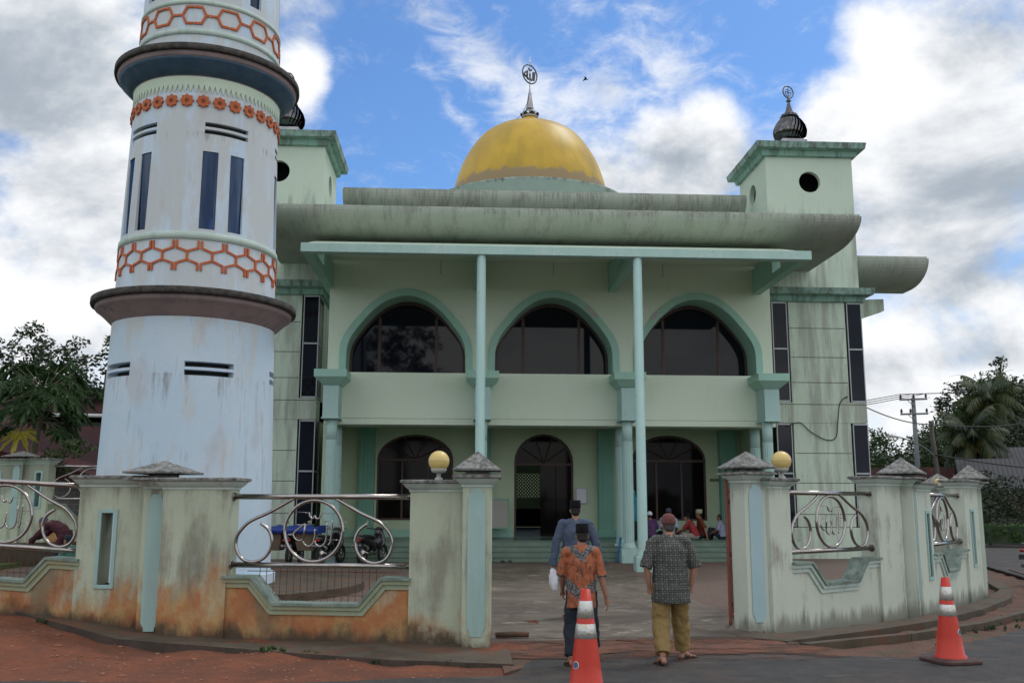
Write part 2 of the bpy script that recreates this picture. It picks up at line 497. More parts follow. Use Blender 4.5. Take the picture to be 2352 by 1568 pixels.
def tag(o, label=None, cat=None, group=None, kind=None):
    if label: o['label'] = label
    if cat: o['category'] = cat
    if group: o['group'] = group
    if kind: o['kind'] = kind
    return o


def thing(name, loc, label, cat, group=None, rz=0.):
    o = bpy.data.objects.new(name, None)
    o.empty_display_size = .2
    COL.objects.link(o)
    o.location = loc
    o.rotation_euler = (0, 0, rz)
    WL[o.name] = Vector(loc)
    return tag(o, label, cat, group)


def copy_tree(o, parent=None, name=None):
    c = o.copy()
    COL.objects.link(c)
    c.parent = parent
    for ch in list(o.children): copy_tree(ch, c)
    return c


class MB:
    def __init__(s, T=None):
        s.v = []; s.f = []; s.sm = []; s.T = T or Matrix()

    def add(s, vs, fs, smooth=False):
        o = len(s.v)
        s.v += [s.T @ Vector(p) for p in vs]
        s.f += [tuple(i+o for i in f) for f in fs]
        s.sm += [smooth]*len(fs)
        return s

    def box(s, x0, x1, y0, y1, z0, z1):
        vs = [(x, y, z) for z in (z0, z1) for y in (y0, y1) for x in (x0, x1)]
        return s.add(vs, [(0, 2, 3, 1), (4, 5, 7, 6), (0, 1, 5, 4), (2, 6, 7, 3), (0, 4, 6, 2), (1, 3, 7, 5)])

    def loft(s, rings, smooth=False, caps=True, closed=True):
        k = len(rings[0]); vs = [p for r in rings for p in r]; fs = []
        for i in range(len(rings)-1):
            for j in range(k if closed else k-1):
                a = i*k+j; b = i*k+(j+1) % k
                fs.append((a, b, b+k, a+k))
        s.add(vs, fs, smooth)
        if caps:
            s.add(rings[0], [tuple(reversed(range(k)))]); s.add(rings[-1], [tuple(range(k))])
        return s

    def rect(s, cx, cy, hx, hy, prof):
        return s.loft([[(cx-hx-o, cy-hy-o, z), (cx+hx+o, cy-hy-o, z), (cx+hx+o, cy+hy+o, z), (cx-hx-o, cy+hy+o, z)] for o, z in prof])

    def lathe(s, prof, cx=0, cy=0, n=24, smooth=True, caps=True, fn=None, a0=0.):
        rings = []
        for r, z in prof:
            rings.append([(cx+(r*(fn(i/n*2*PI) if fn else 1))*math.sin(a0+i/n*2*PI), cy-(r*(fn(i/n*2*PI) if fn else 1))*math.cos(a0+i/n*2*PI), z) for i in range(n)])
        return s.loft(rings, smooth, caps)

    def tube(s, pts, r, n=8, smooth=True, caps=True):
        pts = [Vector(p) for p in pts]
        rr = r if isinstance(r, (list, tuple)) else [r]*len(pts)
        rings = []
        up = None
        for i, p in enumerate(pts):
            if i == 0: d = pts[1]-p
            elif i == len(pts)-1: d = p-pts[i-1]
            else: d = (pts[i+1]-p).normalized()+(p-pts[i-1]).normalized()
            if d.length < 1e-9: d = Vector((0, 0, 1))
            d.normalize()
            if up is None:
                up = Vector((0, 0, 1)) if abs(d.z) < .9 else Vector((0, 1, 0))
            a = d.cross(up)
            if a.length < 1e-4: a = d.orthogonal()
            a.normalize(); b = a.cross(d).normalized(); up = b
            q = rr[i]
            rx, ry = q if isinstance(q, (list, tuple)) else (q, q)
            rings.append([tuple(p+a*math.cos(t)*rx+b*math.sin(t)*ry) for t in [j/n*2*PI for j in range(n)]])
        return s.loft(rings, smooth, caps)

    def ball(s, c, r, n=12, m=8):
        r = r if isinstance(r, (list, tuple)) else (r, r, r)
        rings = []
        for i in range(1, m):
            t = PI*i/m
            rings.append([(c[0]+r[0]*math.sin(t)*math.cos(j/n*2*PI), c[1]+r[1]*math.sin(t)*math.sin(j/n*2*PI), c[2]-r[2]*math.cos(t)) for j in range(n)])
        s.loft(rings, True, False)
        o = [(c[0], c[1], c[2]-r[2])]+rings[0]
        s.add(o, [(0, (j+1) % n+1, j+1) for j in range(n)], True)
        o = [(c[0], c[1], c[2]+r[2])]+rings[-1]
        s.add(o, [(0, j+1, (j+1) % n+1) for j in range(n)], True)
        return s

    def plate(s, loops, y0, y1):
        """(x,z) polygon with holes, extruded along y"""
        L = [[Vector((x, z, 0)) for x, z in lp] for lp in loops]
        tri = tessellate_polygon(L)
        flat = [(x, z) for lp in loops for x, z in lp]
        vs = [(x, y0, z) for x, z in flat]+[(x, y1, z) for x, z in flat]
        k = len(flat)
        fs = []
        for t in tri:
            a, b, c = t
            ar = (flat[b][0]-flat[a][0])*(flat[c][1]-flat[a][1])-(flat[c][0]-flat[a][0])*(flat[b][1]-flat[a][1])
            if abs(ar) < 1e-12: continue
            if ar < 0: a, c = c, a
            fs.append((a, b, c)); fs.append((c+k, b+k, a+k))
        o = 0
        for h, lp in enumerate(loops):
            q = len(lp)
            area = sum(lp[i][0]*lp[(i+1) % q][1]-lp[(i+1) % q][0]*lp[i][1] for i in range(q))
            flip = (area < 0) != (h > 0)
            for i in range(q):
                a, b = o+i, o+(i+1) % q
                fs.append((a, a+k, b+k, b) if flip else (b, b+k, a+k, a))
            o += q
        return s.add(vs, fs)

    def xy(s, poly, z0, z1):
        T = s.T
        s.T = T @ Matrix(((1, 0, 0, 0), (0, 0, 1, 0), (0, 1, 0, 0), (0, 0, 0, 1)))
        s.plate([poly], z0, z1)
        s.T = T
        return s

    def build(s, name, mt, parent=None, bevel=0., auto=False, loc=None):
        me = bpy.data.meshes.new(name)
        off = Vector((0, 0, 0))
        p = parent
        while p is not None and p.name not in WL: p = p.parent
        if p is not None: off = WL[p.name]
        if loc is not None: off = Vector(loc)
        me.from_pydata([tuple(v-off) for v in s.v], [], s.f)
        me.polygons.foreach_set('use_smooth', s.sm)
        me.materials.append(M[mt] if isinstance(mt, str) else mt)
        bm = bmesh.new(); bm.from_mesh(me)
        bmesh.ops.remove_doubles(bm, verts=bm.verts, dist=1e-5)
        bmesh.ops.recalc_face_normals(bm, faces=bm.faces)
        bm.to_mesh(me); bm.free()
        o = bpy.data.objects.new(name, me)
        COL.objects.link(o)
        o.parent = parent
        if loc is not None: o.location = loc; WL[o.name] = Vector(loc)
        if bevel:
            b = o.modifiers.new('bevel', 'BEVEL'); b.width = bevel; b.segments = 2; b.limit_method = 'ANGLE'
        return o


def frame(x, y, z, deg, k=0.):
    c, s_ = math.cos(R(deg)), math.sin(R(deg))
    return Matrix(((c, -s_, 0, x), (s_, c, 0, y), (k, 0, 1, z), (0, 0, 0, 1)))


def struct(mb, name, mt):
    return tag(mb.build(name, mt), kind='structure')


def spline(pts, k=6, closed=False):
    out = []
    n_ = len(pts)
    g = lambda i: pts[i % n_] if closed else pts[max(0, min(n_-1, i))]
    for i in range(n_ if closed else n_-1):
        p0, p1, p2, p3 = g(i-1), g(i), g(i+1), g(i+2)
        for j in range(k):
            t = j/k
            out.append(tuple(.5*((2*b)+(-a+c)*t+(2*a-5*b+4*c-d)*t*t+(-a+3*b-3*c+d)*t**3) for a, b, c, d in zip(p0, p1, p2, p3)))
    if not closed: out.append(tuple(pts[-1]))
    return out


# ------------------------------------------------------------------ ground, road, forecourt
def grid_sheet(name, mt, x0, x1, y0, y1, step, zf):
    nx = int((x1-x0)/step)+1; ny = int((y1-y0)/step)+1
    vs = [(x0+(x1-x0)*i/(nx-1), y0+(y1-y0)*j/(ny-1)) for j in range(ny) for i in range(nx)]
    mb = MB()
    mb.add([(x, y, zf(x, y)) for x, y in vs], [(j*nx+i, j*nx+i+1, (j+1)*nx+i+1, (j+1)*nx+i) for j in range(ny-1) for i in range(nx-1)], True)
    return struct(mb, name, mt)


def rise(x, y=13.5):      # the ground climbs towards the left of the gate
    t = max(0., min(1., (-3.6-x)/4.2)); t = t*t*(3-2*t)
    return .40*t


def dirt_z(x, y):
    n_ = .02*math.sin(x*2.3+y*1.1)+.015*math.sin(x*5.1-y*3.7)+.012*math.sin(x*9.7+y*8.3)
    edge = max(0, min(1, (y-10.6)/1.2))
    hgt = .035*max(0, math.sin(x*1.3+y*2.1)*math.sin(x*.7+1))
    return -.035+(n_+hgt)*edge+rise(x)*edge*1.0


mb = MB()
mb.add([(-600, -200, -.12), (600, -200, -.12), (600, 900, -.12), (-600, 900, -.12)], [(0, 1, 2, 3)])
struct(mb, 'ground', 'grass')
grid_sheet('soil', 'dirt', -14, 1.2, 9.0, 15.2, .12, dirt_z)
grid_sheet('soil_right', 'dirt2', .5, 15.2, 10.8, 30, .15, lambda x, y: -.085+.012*math.sin(x*6+y*4)+.01*math.sin(x*13-y*9))
# main road passing the gate and bending back on the right
rd = [(-60, -8), (40, -8), (60, 20), (60, 46), (26, 46.5), (22.6, 46.2), (18.6, 37.5), (15.4, 28.0), (13.7, 22.8), (11.2, 18.2), (8.3, 14.0), (5.3, 11.35), (4.5, 11.5), (4.1, 12.25), (3.2, 12.5), (1.9, 12.42), (1.0, 11.75), (.55, 10.35), (-2.1, 9.98), (-4.6, 10.25), (-60, 12.5)]
random.seed(3)
rd2 = []
for i in range(len(rd)):
    a, b = rd[i], rd[(i+1) % len(rd)]
    near = all(-6 < p[0] < 18 and p[1] > 9 for p in (a, b))
    k = max(1, int(math.hypot(b[0]-a[0], b[1]-a[1])/.18)) if near else 1
    for j in range(k):
        t = j/k; w = .035 if (near and j) else 0
        rd2.append((a[0]+(b[0]-a[0])*t+random.uniform(-w, w), a[1]+(b[1]-a[1])*t+random.uniform(-w, w)))
struct(MB().xy(rd2, -.045, -.004), 'road', 'asphalt')
# red soil washed over the threshold between road and concrete
w = [(-.5, 10.3), (5.6, 10.7), (5.0, 11.6), (4.2, 12.45), (3.95, 13.4), (.5, 13.3), (.63, 10.9)]
struct(MB().xy(w, .0085, .010), 'soil_wash', 'wash')
struct(MB().xy([(.5, 10.5), (1.2, 11.6), (3.9, 12.3), (4.25, 12.45), (3.95, 13.3), (.5, 13.2)], -.05, -.006), 'soil_threshold', 'dirt2')
struct(MB().xy([(-11, 15.6), (-4.2, 13.65), (0, 12.6), (4.05, 13.1), (4.35, 13.8), (6.5, 15.45), (7.75, 16.35), (10.35, 19.3), (11.9, 24), (13.4, 30), (13.4, 60), (-11, 60)], -.1, -.002), 'courtyard', 'paver')
struct(MB().xy([(.5, 12.75), (4.0, 12.95), (4.33, 14.2), (4.36, 29.9), (-.2, 29.9), (-.2, 12.9)], -.05, .006), 'path', 'concrete')
# footing apron in front of the left wall
ap = [(-14, 14.9, .38), (-9, 15.2, .40), (-6.72, 14.3, .36), (-5.5, 13.55, .20), (-4.27, 12.75, .05), (-2.1, 11.95, 0), (-.73, 11.3, 0), (.62, 10.95, 0)]
back = [(-14, 16.5), (-9, 16), (-6.6, 15.2), (-5.4, 14.5), (-4.2, 14), (-2.9, 13.6), (-.5, 13.2), (.62, 12.9)]
mb = MB()
F_, B_ = [], []
for i in range(len(ap)-1):
    for j in range(4):
        t = j/4; a, b = ap[i], ap[i+1]
        F_.append(tuple(a[q]+(b[q]-a[q])*t+(random.uniform(-.02, .02) if q == 1 else 0) for q in range(3)))
        B_.append(tuple(back[i][q]+(back[i+1][q]-back[i][q])*t for q in range(2)))
F_.append(ap[-1]); B_.append(back[-1])
k = len(F_)
top = [(x, y, z+.012) for x, y, z in F_]+[(B_[i][0], B_[i][1], F_[i][2]+.012) for i in range(k)]
mb.add(top, [(i, i+1, k+i+1, k+i) for i in range(k-1)], False)
struct(mb, 'apron', 'apron')
mb = MB()
mb.add([(x, y, z+.012) for x, y, z in F_]+[(x, y-.015, z-.28) for x, y, z in F_]+[(.62, 12.9, .012), (.62, 12.9, -.28)], [(i, k+i, k+i+1, i+1) for i in range(k-1)]+[(k-1, 2*k-1, 2*k+1, 2*k)])
struct(mb, 'apron_edge', 'kerbdark')
# right footing, open drain and outer kerb
r_in = [(3.95, 13.3), (4.6, 13.5), (5.5, 14.0), (7.12, 15.1), (8.6, 16.6), (10.04, 18.2), (11.3, 20), (12.2, 22.2), (13.2, 26)]
r_ap = [(3.72, 13.1), (4.25, 12.62), (5.97, 13.75), (7.3, 14.75), (8.9, 16.3), (10.5, 18.2), (11.5, 19.9), (12.55, 22.1), (13.6, 26)]
r_k = [(4.25, 12.5), (4.35, 12.42), (6.1, 13.3), (7.75, 14.45), (9.4, 16.0), (11.1, 18.0), (12.4, 19.9), (13.6, 22.1), (15.0, 26)]
struct(MB().xy(r_in[::-1]+r_ap, -.4, .012), 'footing_right', 'apron')
mb = MB()
for i in range(len(r_k)-1):
    a, b = Vector(r_k[i]+(0,)), Vector(r_k[i+1]+(0,))
    d = (b-a).normalized(); nn = Vector((d.y, -d.x, 0))*.13
    mb.add([tuple(p+Vector((0, 0, z))) for z in (-.4, .02) for p in (a, b, b+nn, a+nn)], [(0, 1, 2, 3), (4, 7, 6, 5), (0, 4, 5, 1), (1, 5, 6, 2), (2, 6, 7, 3), (3, 7, 4, 0)])
struct(mb, 'drain_kerb', 'apron')
struct(MB().box(9, 45, 45.6, 62, -.12, .15), 'roadside_soil', 'dirt')
# pale concrete yard across the far road
struct(MB().xy([(19.5, 47.6), (34, 46.2), (50, 60), (24, 66)], -.1, .30), 'driveway', 'apron')
# round terrace and octagonal footing of the minaret
MC = (-5.665, 20.43)
struct(MB().lathe([(3.72, -.05), (3.72, .15), (0, .15)], MC[0], MC[1], 64, False), 'terrace', 'apron')
# raised wash place on the left
struct(MB().box(-13, -7.95, 14.6, 27.5, -.1, .28), 'terrace_left', 'apron')
struct(MB().box(-40, -9.2, 27.6, 34, -.1, .92), 'terrace_upper', 'apron')
struct(MB().box(-40, -10.1, 14, 60, -.1, .38), 'left_ground', 'grass')

# wooded ridge
mb = MB()
nx, ny = 60, 12
vs = []
for j in range(ny):
    for i in range(nx):
        a = R(-75+150*i/(nx-1)); d = 95+j*22
        h = (j/(ny-1))*15*(.75+.3*math.sin(a*3.1+1))-.5
        vs.append((d*math.sin(a), d*math.cos(a), h if j else -.5))
mb.add(vs, [(j*nx+i, j*nx+i+1, (j+1)*nx+i+1, (j+1)*nx+i) for j in range(ny-1) for i in range(nx-1)], True)
struct(mb, 'hill', 'grass')

# ------------------------------------------------------------------ MOSQUE
MO = Vector((2.93, 30, 0))
mosque = thing('mosque', MO, 'pale green two-storey mosque with golden dome, square towers and arched windows', 'mosque')
TM = Matrix.Translation(MO)


def mq(): return MB(TM)


AN = [(1, 0), (.995, .27), (.972, .37), (.895, .495), (.73, .665), (.55, .815), (.345, .93), (.14, .988), (0, 1)]


def arch(cx, hw, z0, z1):
    half = [AN[0]]+spline(AN[1:], 4)
    half = [(u, v) for u, v in half]
    rt = [(cx+u*hw, z0+v*(z1-z0)) for u, v in half]
    lf = [(cx-u*hw, z0+v*(z1-z0)) for u, v in reversed(half[:-1])]
    return rt+lf


def rarch(cx, hw, z0, zs, z1, k=14):
    return [(cx+hw, z0)]+[(cx+hw*math.cos(PI*i/k), zs+(z1-zs)*math.sin(PI*i/k)) for i in range(k+1)]+[(cx-hw, z0)]


def U(out, inn):
    return out+inn[::-1]


# front wall of the upper storey (three arch openings)
AC = (-4.65, 0.03, 4.67)
outer = [arch(c, 2.1, 5.80, 8.50) for c in AC]
mb = mq().plate([[(-7.1, 4.36), (7.1, 4.36), (7.1, 9.62), (-7.1, 9.62)]]+outer, 0, 1.0)
mb.build('front_wall', 'facade', mosque)
mb = mq().box(-7.12, 7.12, .012, .99, 4.17, 4.352)
mb.build('edge_beam', 'facade', mosque)
mb = mq().box(-7.1, 7.1, .99, 4.0, 4.35, 4.5); mb.build('porch_ceiling', 'porch_wall', mosque)
for c in (-3.6, .03, 3.6): mq().box(c-.012, c+.012, -.006, -.001, 9.0, 9.6).build('wall_crack', 'cornice', mosque)
for c in AC:
    tr = mq().plate([U([(x, z) for x, z in arch(c, 2.098, 5.80, 8.498)], arch(c, 1.88, 5.80, 8.27))], -.05, .97).build('arch_surround', 'teal', mosque)
    wz = [(c-1.88, 5.78)]
    fr = mq()
    fr.plate([arch(c, 1.87, 5.79, 8.26), [(x, z) for x, z in arch(c, 1.79, 5.88, 8.15)]], .90, .97)
    for dx in (-.92, .92): fr.box(c+dx-.045, c+dx+.045, .905, .965, 5.84, 7.75)
    w = fr.build('arched_window', 'brown', mosque)
    mq().plate([arch(c, 1.84, 5.80, 8.2)], .93, .94).build('pane', 'glass', w)
# capitals and square pier blocks, fluted columns below
for cx in (-6.85, -2.25, 2.27, 6.75):
    p = mq()
    p.rect(cx, -.32, .20, .52, [(.05, 5.30), (.27, 5.50), (.29, 5.51), (.29, 5.74), (.27, 5.742)])
    p.build('pier_capital', 'teal', mosque, bevel=.006)
    p = mq().rect(cx, -.38, .235, .46, [(0, 4.31), (0, 5.30)])
    p.rect(cx, -.38, .25, .48, [(.02, 4.27), (.02, 4.31)])
    p.build('pier_block', 'aqua', mosque, bevel=.006)


def fluted(mb, cx, cy, z0, z1, r):
    fl = lambda a: 1-.075*max(0, math.cos(a*12))**.5 if math.cos(a*12) > 0 else 1
    mb.rect(cx, cy, r+.10, r+.10, [(0, z0), (0, z0+.42)])
    mb.lathe([(r+.07, z0+.42), (r+.07, z0+.46), (r+.02, z0+.52), (r, z0+.60)], cx, cy, 24)
    mb.lathe([(r, z0+.60), (r*.97, z1-.62)], cx, cy, 144, False, False, fl)
    mb.lathe([(r*.97, z1-.62), (r*.97, z1)], cx, cy, 24)


for cx in (-6.82, -2.25, 2.24, 6.65):
    c = mq(); fluted(c, cx, -.55, 0, 4.27, .165)
    c.build('fluted_column', 'aqua', mosque)
    if cx != -2.25:
        c = mq(); fluted(c, cx, .75, .1 if abs(cx) < 3 else 0, 4.17, .165)
        c.build('fluted_column', 'aqua', mosque)
# canopy on two tall round columns
for cx in (-2.39, 1.93):
    c = mq()
    c.rect(cx, -4.4, .215, .215, [(0, 0), (0, .38), (-.02, .40)])
    c.lathe([(.19, .40), (.19, .43), (.15, .50), (.135, .56), (.122, 8.47)], cx, -4.4, 28)
    c.build('round_column', 'aqua', mosque)
can = mq().box(-7.3, 6.82, -4.55, -4.25, 8.47, 8.72)
can.build('canopy_fascia', 'fascia', mosque, bevel=.01)
for cx in (-7.15, -2.39, 1.93, 6.67):
    c = mq().box(cx-.13, cx+.13, -4.249, -.002, 8.48, 8.70)
    c.plate([[(cx-.128, 8.699), (cx+.128, 8.699), (cx+.128, 9.3), (cx-.128, 9.3)]], -2.0, -.002)
    c.build('canopy_beam', 'teal', mosque)
# side brackets that reach past the wall to the towers
c = mq().box(-7.28, -7.02, -.001, 1.45, 8.48, 9.2)
c.build('canopy_bracket', 'teal', mosque)
c = mq()
c.add([(-7.3, -4.25, 8.715), (6.82, -4.25, 8.715), (6.82, -2.0, 9.42), (-7.3, -2.0, 9.42), (-7.3, -4.25, 8.765), (6.82, -4.25, 8.765), (6.82, -2.0, 9.47), (-7.3, -2.0, 9.47)],
      [(0, 1, 2, 3), (4, 7, 6, 5), (0, 4, 5, 1), (1, 5, 6, 2), (3, 2, 6, 7), (0, 3, 7, 4)])
c.box(-7.3, 6.82, -2.0, -.003, 9.42, 9.47)
c.build('canopy_slab', 'facade', mosque)


def gutter(mb, x0, x1, yl, zl, yb, zb, yw):
    # lip (yl, zl) curving down and back to the flat soffit (yb..yw, zb)
    arc = [(yl+(yb-yl)*(1-math.cos(t*PI/2))**1.0, zl-(zl-zb)*math.sin(t*PI/2)) for t in [i/12 for i in range(13)]]
    prof = arc+[(yw, zb), (yw, zb+.15)]+[(yb+.02, zb+.15)]+[(y+.13, z+.10 if i < 9 else zb+.14) for i, (y, z) in reversed(list(enumerate(arc[:-2])))]+[(yl+.13, zl)]
    T = mb.T
    mb.T = T @ Matrix(((0, 1, 0, 0), (1, 0, 0, 0), (0, 0, 1, 0), (0, 0, 0, 1)))
    mb.plate([prof], x0, x1)
    mb.T = T
    return mb


gutter(mq(), -8.97, 8.97, -3.05, 10.22, -1.35, 9.62, 1.45).build('main_gutter', 'gutter', mosque)
gutter(mq(), -7.2, 7.42, 3.0, 12.78, 4.2, 12.05, 6.0).build('upper_gutter', 'gutter', mosque)
mb = mq().box(-7.5, 7.5, 4.6, 5.0, 9.5, 12.1); mb.build('attic_wall', 'wing', mosque)
for sx in (-1, 1):
    g = gutter(mq(), min(sx*10.9, sx*14.05), max(sx*10.9, sx*14.05), 3.0, 10.58, 4.5, 9.75, 5.2)
    g.build('side_gutter', 'gutter', mosque)
    b = mq().plate([[(sx*10.75, 8.2), (sx*13.0, 8.95), (sx*13.0, 9.40), (sx*10.75, 9.30)]], 4.6, 4.95)
    b.build('gutter_bracket', 'wing', mosque)
mb = mq()
mb.plate([[(-11.8, 0), (-1.1, 0), (-1.1, 4.3), (1.2, 4.3), (1.2, 0), (11.8, 0), (11.8, 9.74), (-11.8, 9.74)]], 5.2, 5.5)
mb.build('hall_wall', 'wing', mosque)
mb = mq().box(-12.0, -11.81, 5.3, 20, 0, 9.7).box(11.81, 12.0, 5.3, 20, 0, 9.7).box(-12.2, 12.2, 5.51, 20.2, 9.75, 9.95)
mb.build('hall_side_wall', 'wing', mosque)

# towers with corner glazing
TW = [(-9.19, -1), (9.20, 1)]
for cx, sx in TW:
    h = 1.56
    y0, y1 = 1.5, 4.62
    w = mq()
    # core slightly behind the glass strips
    w.box(cx-h+.03, cx+h-.03, y0+.06, y1-.06, 0, 1.0)
    w.box(cx-h+.58, cx+h-.58, y0, y0+.2, 1.02, 8.58)
    w.box(cx-h, cx+h, y0-.012, y0+.3, 4.44, 5.13)
    w.box(cx-h+.01, cx+h-.01, y0+.25, y1, 4.45, 5.12)
    w.box(cx-h+.06, cx+h-.06, y1-.25, y1-.02, .5, 8.6)
    w.box(cx-h-.02, cx+h+.02, y0-.03, y1, -.05, 1.0)
    w.box(cx-h+.01, cx-h+.2, y0+.9, y1-.3, 1.0, 8.6)
    w.box(cx+h-.2, cx+h-.01, y0+.9, y1-.3, 1.0, 8.6)
    w.box(cx-h+.02, cx+h-.02, y0+.02, y1-.01, 9.02, 11.5)
    hole = [(cx+.38*math.cos(t/28*2*PI), 12.87+.38*math.sin(t/28*2*PI)) for t in range(28)]
    w.plate([[(cx-h+.02, 11.5), (cx+h-.02, 11.5), (cx+h-.02, 13.84), (cx-h+.02, 13.84)], hole], y0+.02, y0+.2)
    for s2 in (-1, 1):
        T = w.T
        w.T = T @ Matrix(((0, s2, 0, cx+s2*(h-.02)), (1, 0, 0, 0), (0, 0, 1, 0), (0, 0, 0, 1)))
        hy = [(y0+1.6+.38*math.cos(t/28*2*PI), 12.87+.38*math.sin(t/28*2*PI)) for t in range(28)]
        w.plate([[(y0+.201, 11.5), (y1-.01, 11.5), (y1-.01, 13.84), (y0+.201, 13.84)], hy], -.18, 0)
        w.T = T
    w.box(cx-h+.21, cx+h-.21, y1-.2, y1-.01, 11.5, 13.83)
    tw = w.build('tower', 'wing', mosque)
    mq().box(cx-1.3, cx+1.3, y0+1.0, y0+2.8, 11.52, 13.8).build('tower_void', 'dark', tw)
    for z in (7.66, 6.66, 5.8, 3.43, 2.45, 1.43): mq().box(cx-h+.6, cx+h-.6, y0-.004, y0+.01, z-.01, z+.01).build('wall_joint', 'lichen', tw)
    mq().box(cx-h, cx+h, y0-.016, y0, 5.05, 5.07).build('wall_joint', 'lichen', tw)
    for zc, t_, nm in ((9.0, 0, 'tower_cornice'), (14.2, 1, 'tower_cornice')):
        c = mq().rect(cx, (y0+y1)/2, h, (y1-y0)/2, [(0, zc-.44), (.10, zc-.42), (.14, zc-.24), (.30, zc-.22), (.30, zc-.215)])
        c.build(nm, 'cornice', mosque)
        c = mq().rect(cx, (y0+y1)/2, h, (y1-y0)/2, [(.31, zc-.212), (.34, zc-.20), (.38, zc), (.38, zc+.01)])
        c.build('cornice_edge', 'cornice_top' if not t_ else 'cornice_top', mosque)
    for s2 in (-1, 1):
        xe = cx+s2*h
        xi = xe-s2*.52
        for z0, z1, zs in ((5.14, 8.56, 6.95), (1.04, 4.42, 2.77)):
            a, b = min(xe, xi), max(xe, xi)
            f = mq()
            for xx in (a, b-.03): f.box(xx, xx+.03, y0-.02, y0+.04, z0, z1)
            for zz in (z0, zs-.03, z1-.05): f.box(a+.041, b-.041, y0-.018, y0+.035, zz, zz+.05)
            sd_ = xe-.02 if s2 > 0 else xe-.02
            for zz in (z0, zs-.03, z1-.05): f.box(xe-.02, xe+.02, y0+.041, y0+.86, zz, zz+.05)
            f.box(xe-.02, xe+.02, y0+.861, y0+.9, z0, z1)
            fw = f.build('corner_window', 'alu', tw)
            p = mq().box(a+.02, b-.02, y0+.0, y0+.012, z0+.02, z1-.02).box(xe-.008, xe+.008, y0+.03, y0+.88, z0+.02, z1-.02)
            p.build('pane', 'glass', tw)
    # ventilator onion on the roof
    yc = 3.06
    v = mq()
    v.rect(cx-.05, yc, .46, .46, [(0, 14.21), (0, 14.9), (-.03, 14.93)])
    vo = v.build('ventilator', 'steel2', mosque)
    v = mq()
    pr = [(0.34, 14.93), (.48, 15.0), (.58, 15.14), (.61, 15.30), (.585, 15.46), (.50, 15.64), (.38, 15.80), (.26, 15.92)]
    nf = 26
    for i in range(nf):
        a = i/nf*2*PI
        r1, r2 = [], []
        for k_, (r, z) in enumerate(spline(pr, 3)):
            tw_ = (z-14.93)*.55
            for lst, aa, rr in ((r1, a+tw_, r), (r2, a+tw_+.27, r*.91)):
                lst.append((cx-.05+rr*math.sin(aa), yc-rr*math.cos(aa), z))
        v.loft([r1, r2], True, False, False)
    v.lathe([(.30, 15.86), (.35, 15.89), (.27, 15.96), (.30, 15.98), (.2, 16.04)], cx-.05, yc, 20, True, False)
    v.build('vane', 'vane', vo)
    mq().lathe([(.2, 14.95), (.47, 15.15), (.46, 15.45), (.22, 15.88)], cx-.05, yc, 20).build('vane_core', 'black', vo)
    v = mq()
    v.lathe([(.16, 15.98), (.19, 16.03), (.13, 16.15), (.05, 16.45), (.045, 16.5), (.1, 16.52), (.06, 16.6), (.02, 16.68), (.015, 17.1), (.0, 17.16)], cx-.05, yc, 16)
    rc = (cx-.05, yc, 16.89)
    ra = R(20 if sx > 0 else 55)
    ca, sa = math.cos(ra), math.sin(ra)
    PT = lambda u, v_: (rc[0]+u*ca, rc[1]+u*sa, rc[2]+v_)
    v.tube([PT(.235*math.cos(t/24*2*PI), .235*math.sin(t/24*2*PI)) for t in range(25)], .024, 6)
    for s2 in (-1, 1):
        v.tube([PT(s2*x_, z_) for x_, z_ in spline([(.0, -.18), (.07, -.14), (.13, -.06), (.12, .02), (.05, .0), (.04, -.05)], 4)], .016, 6)
        v.tube([PT(s2*x_, z_) for x_, z_ in [(.0, .05), (.06, .10), (.12, .09)]], .014, 6)
    v.build('finial', 'vane', vo)

# dome
sk = mq()
sk.lathe([(3.9, 12.4), (3.75, 13.2), (3.9, 13.75), (4.28, 14.28), (4.30, 14.34), (4.25, 14.36), (3.3, 14.3), (3.2, 14.2)], 0, 10, 96)
sk.build('dome_skirt', 'skirt', mosque)
dp = [(3.36, 14.2), (3.32, 15.0), (3.20, 15.55), (2.88, 16.42), (2.36, 17.25), (1.92, 17.68), (1.3, 18.02), (.72, 18.18), (.50, 18.27), (.37, 18.40), (.34, 18.52), (.34, 18.62)]
dome = mq().lathe(spline(dp, 5), 0, 10, 96).build('dome', 'gold', mosque)
f = mq().lathe([(.36, 18.50), (.37, 18.60), (.34, 18.62)], 0, 10, 32)
for i in range(8):
    a = i/8*2*PI+.2
    q = lambda r, t, z: (r*math.sin(a+t), 10-r*math.cos(a+t), z)
    rows = []
    for t in (-.38, -.2, 0, .2, .38):
        k_ = 1-(t/.38)**2
        rows.append([q(.20, t, 18.9), q(.33+.04*k_, t, 18.72+.03*k_), q(.38+.06*k_, t, 18.60+.12*k_)])
    f.loft(rows, True, False, False)
f.lathe([(.22, 18.8), (.14, 19.15), (.06, 19.75), (.025, 19.8), (.018, 21.0), (.03, 21.05), (.0, 21.5)], 0, 10, 16)
f.build('spire', 'steel2', dome)


# ------------------------------------------------------------------ calligraphy tube shapes (u, v in units of the ring radius)
def nrm(l): return [((x-670)/390, -(y-560)/395) for x, y in l]


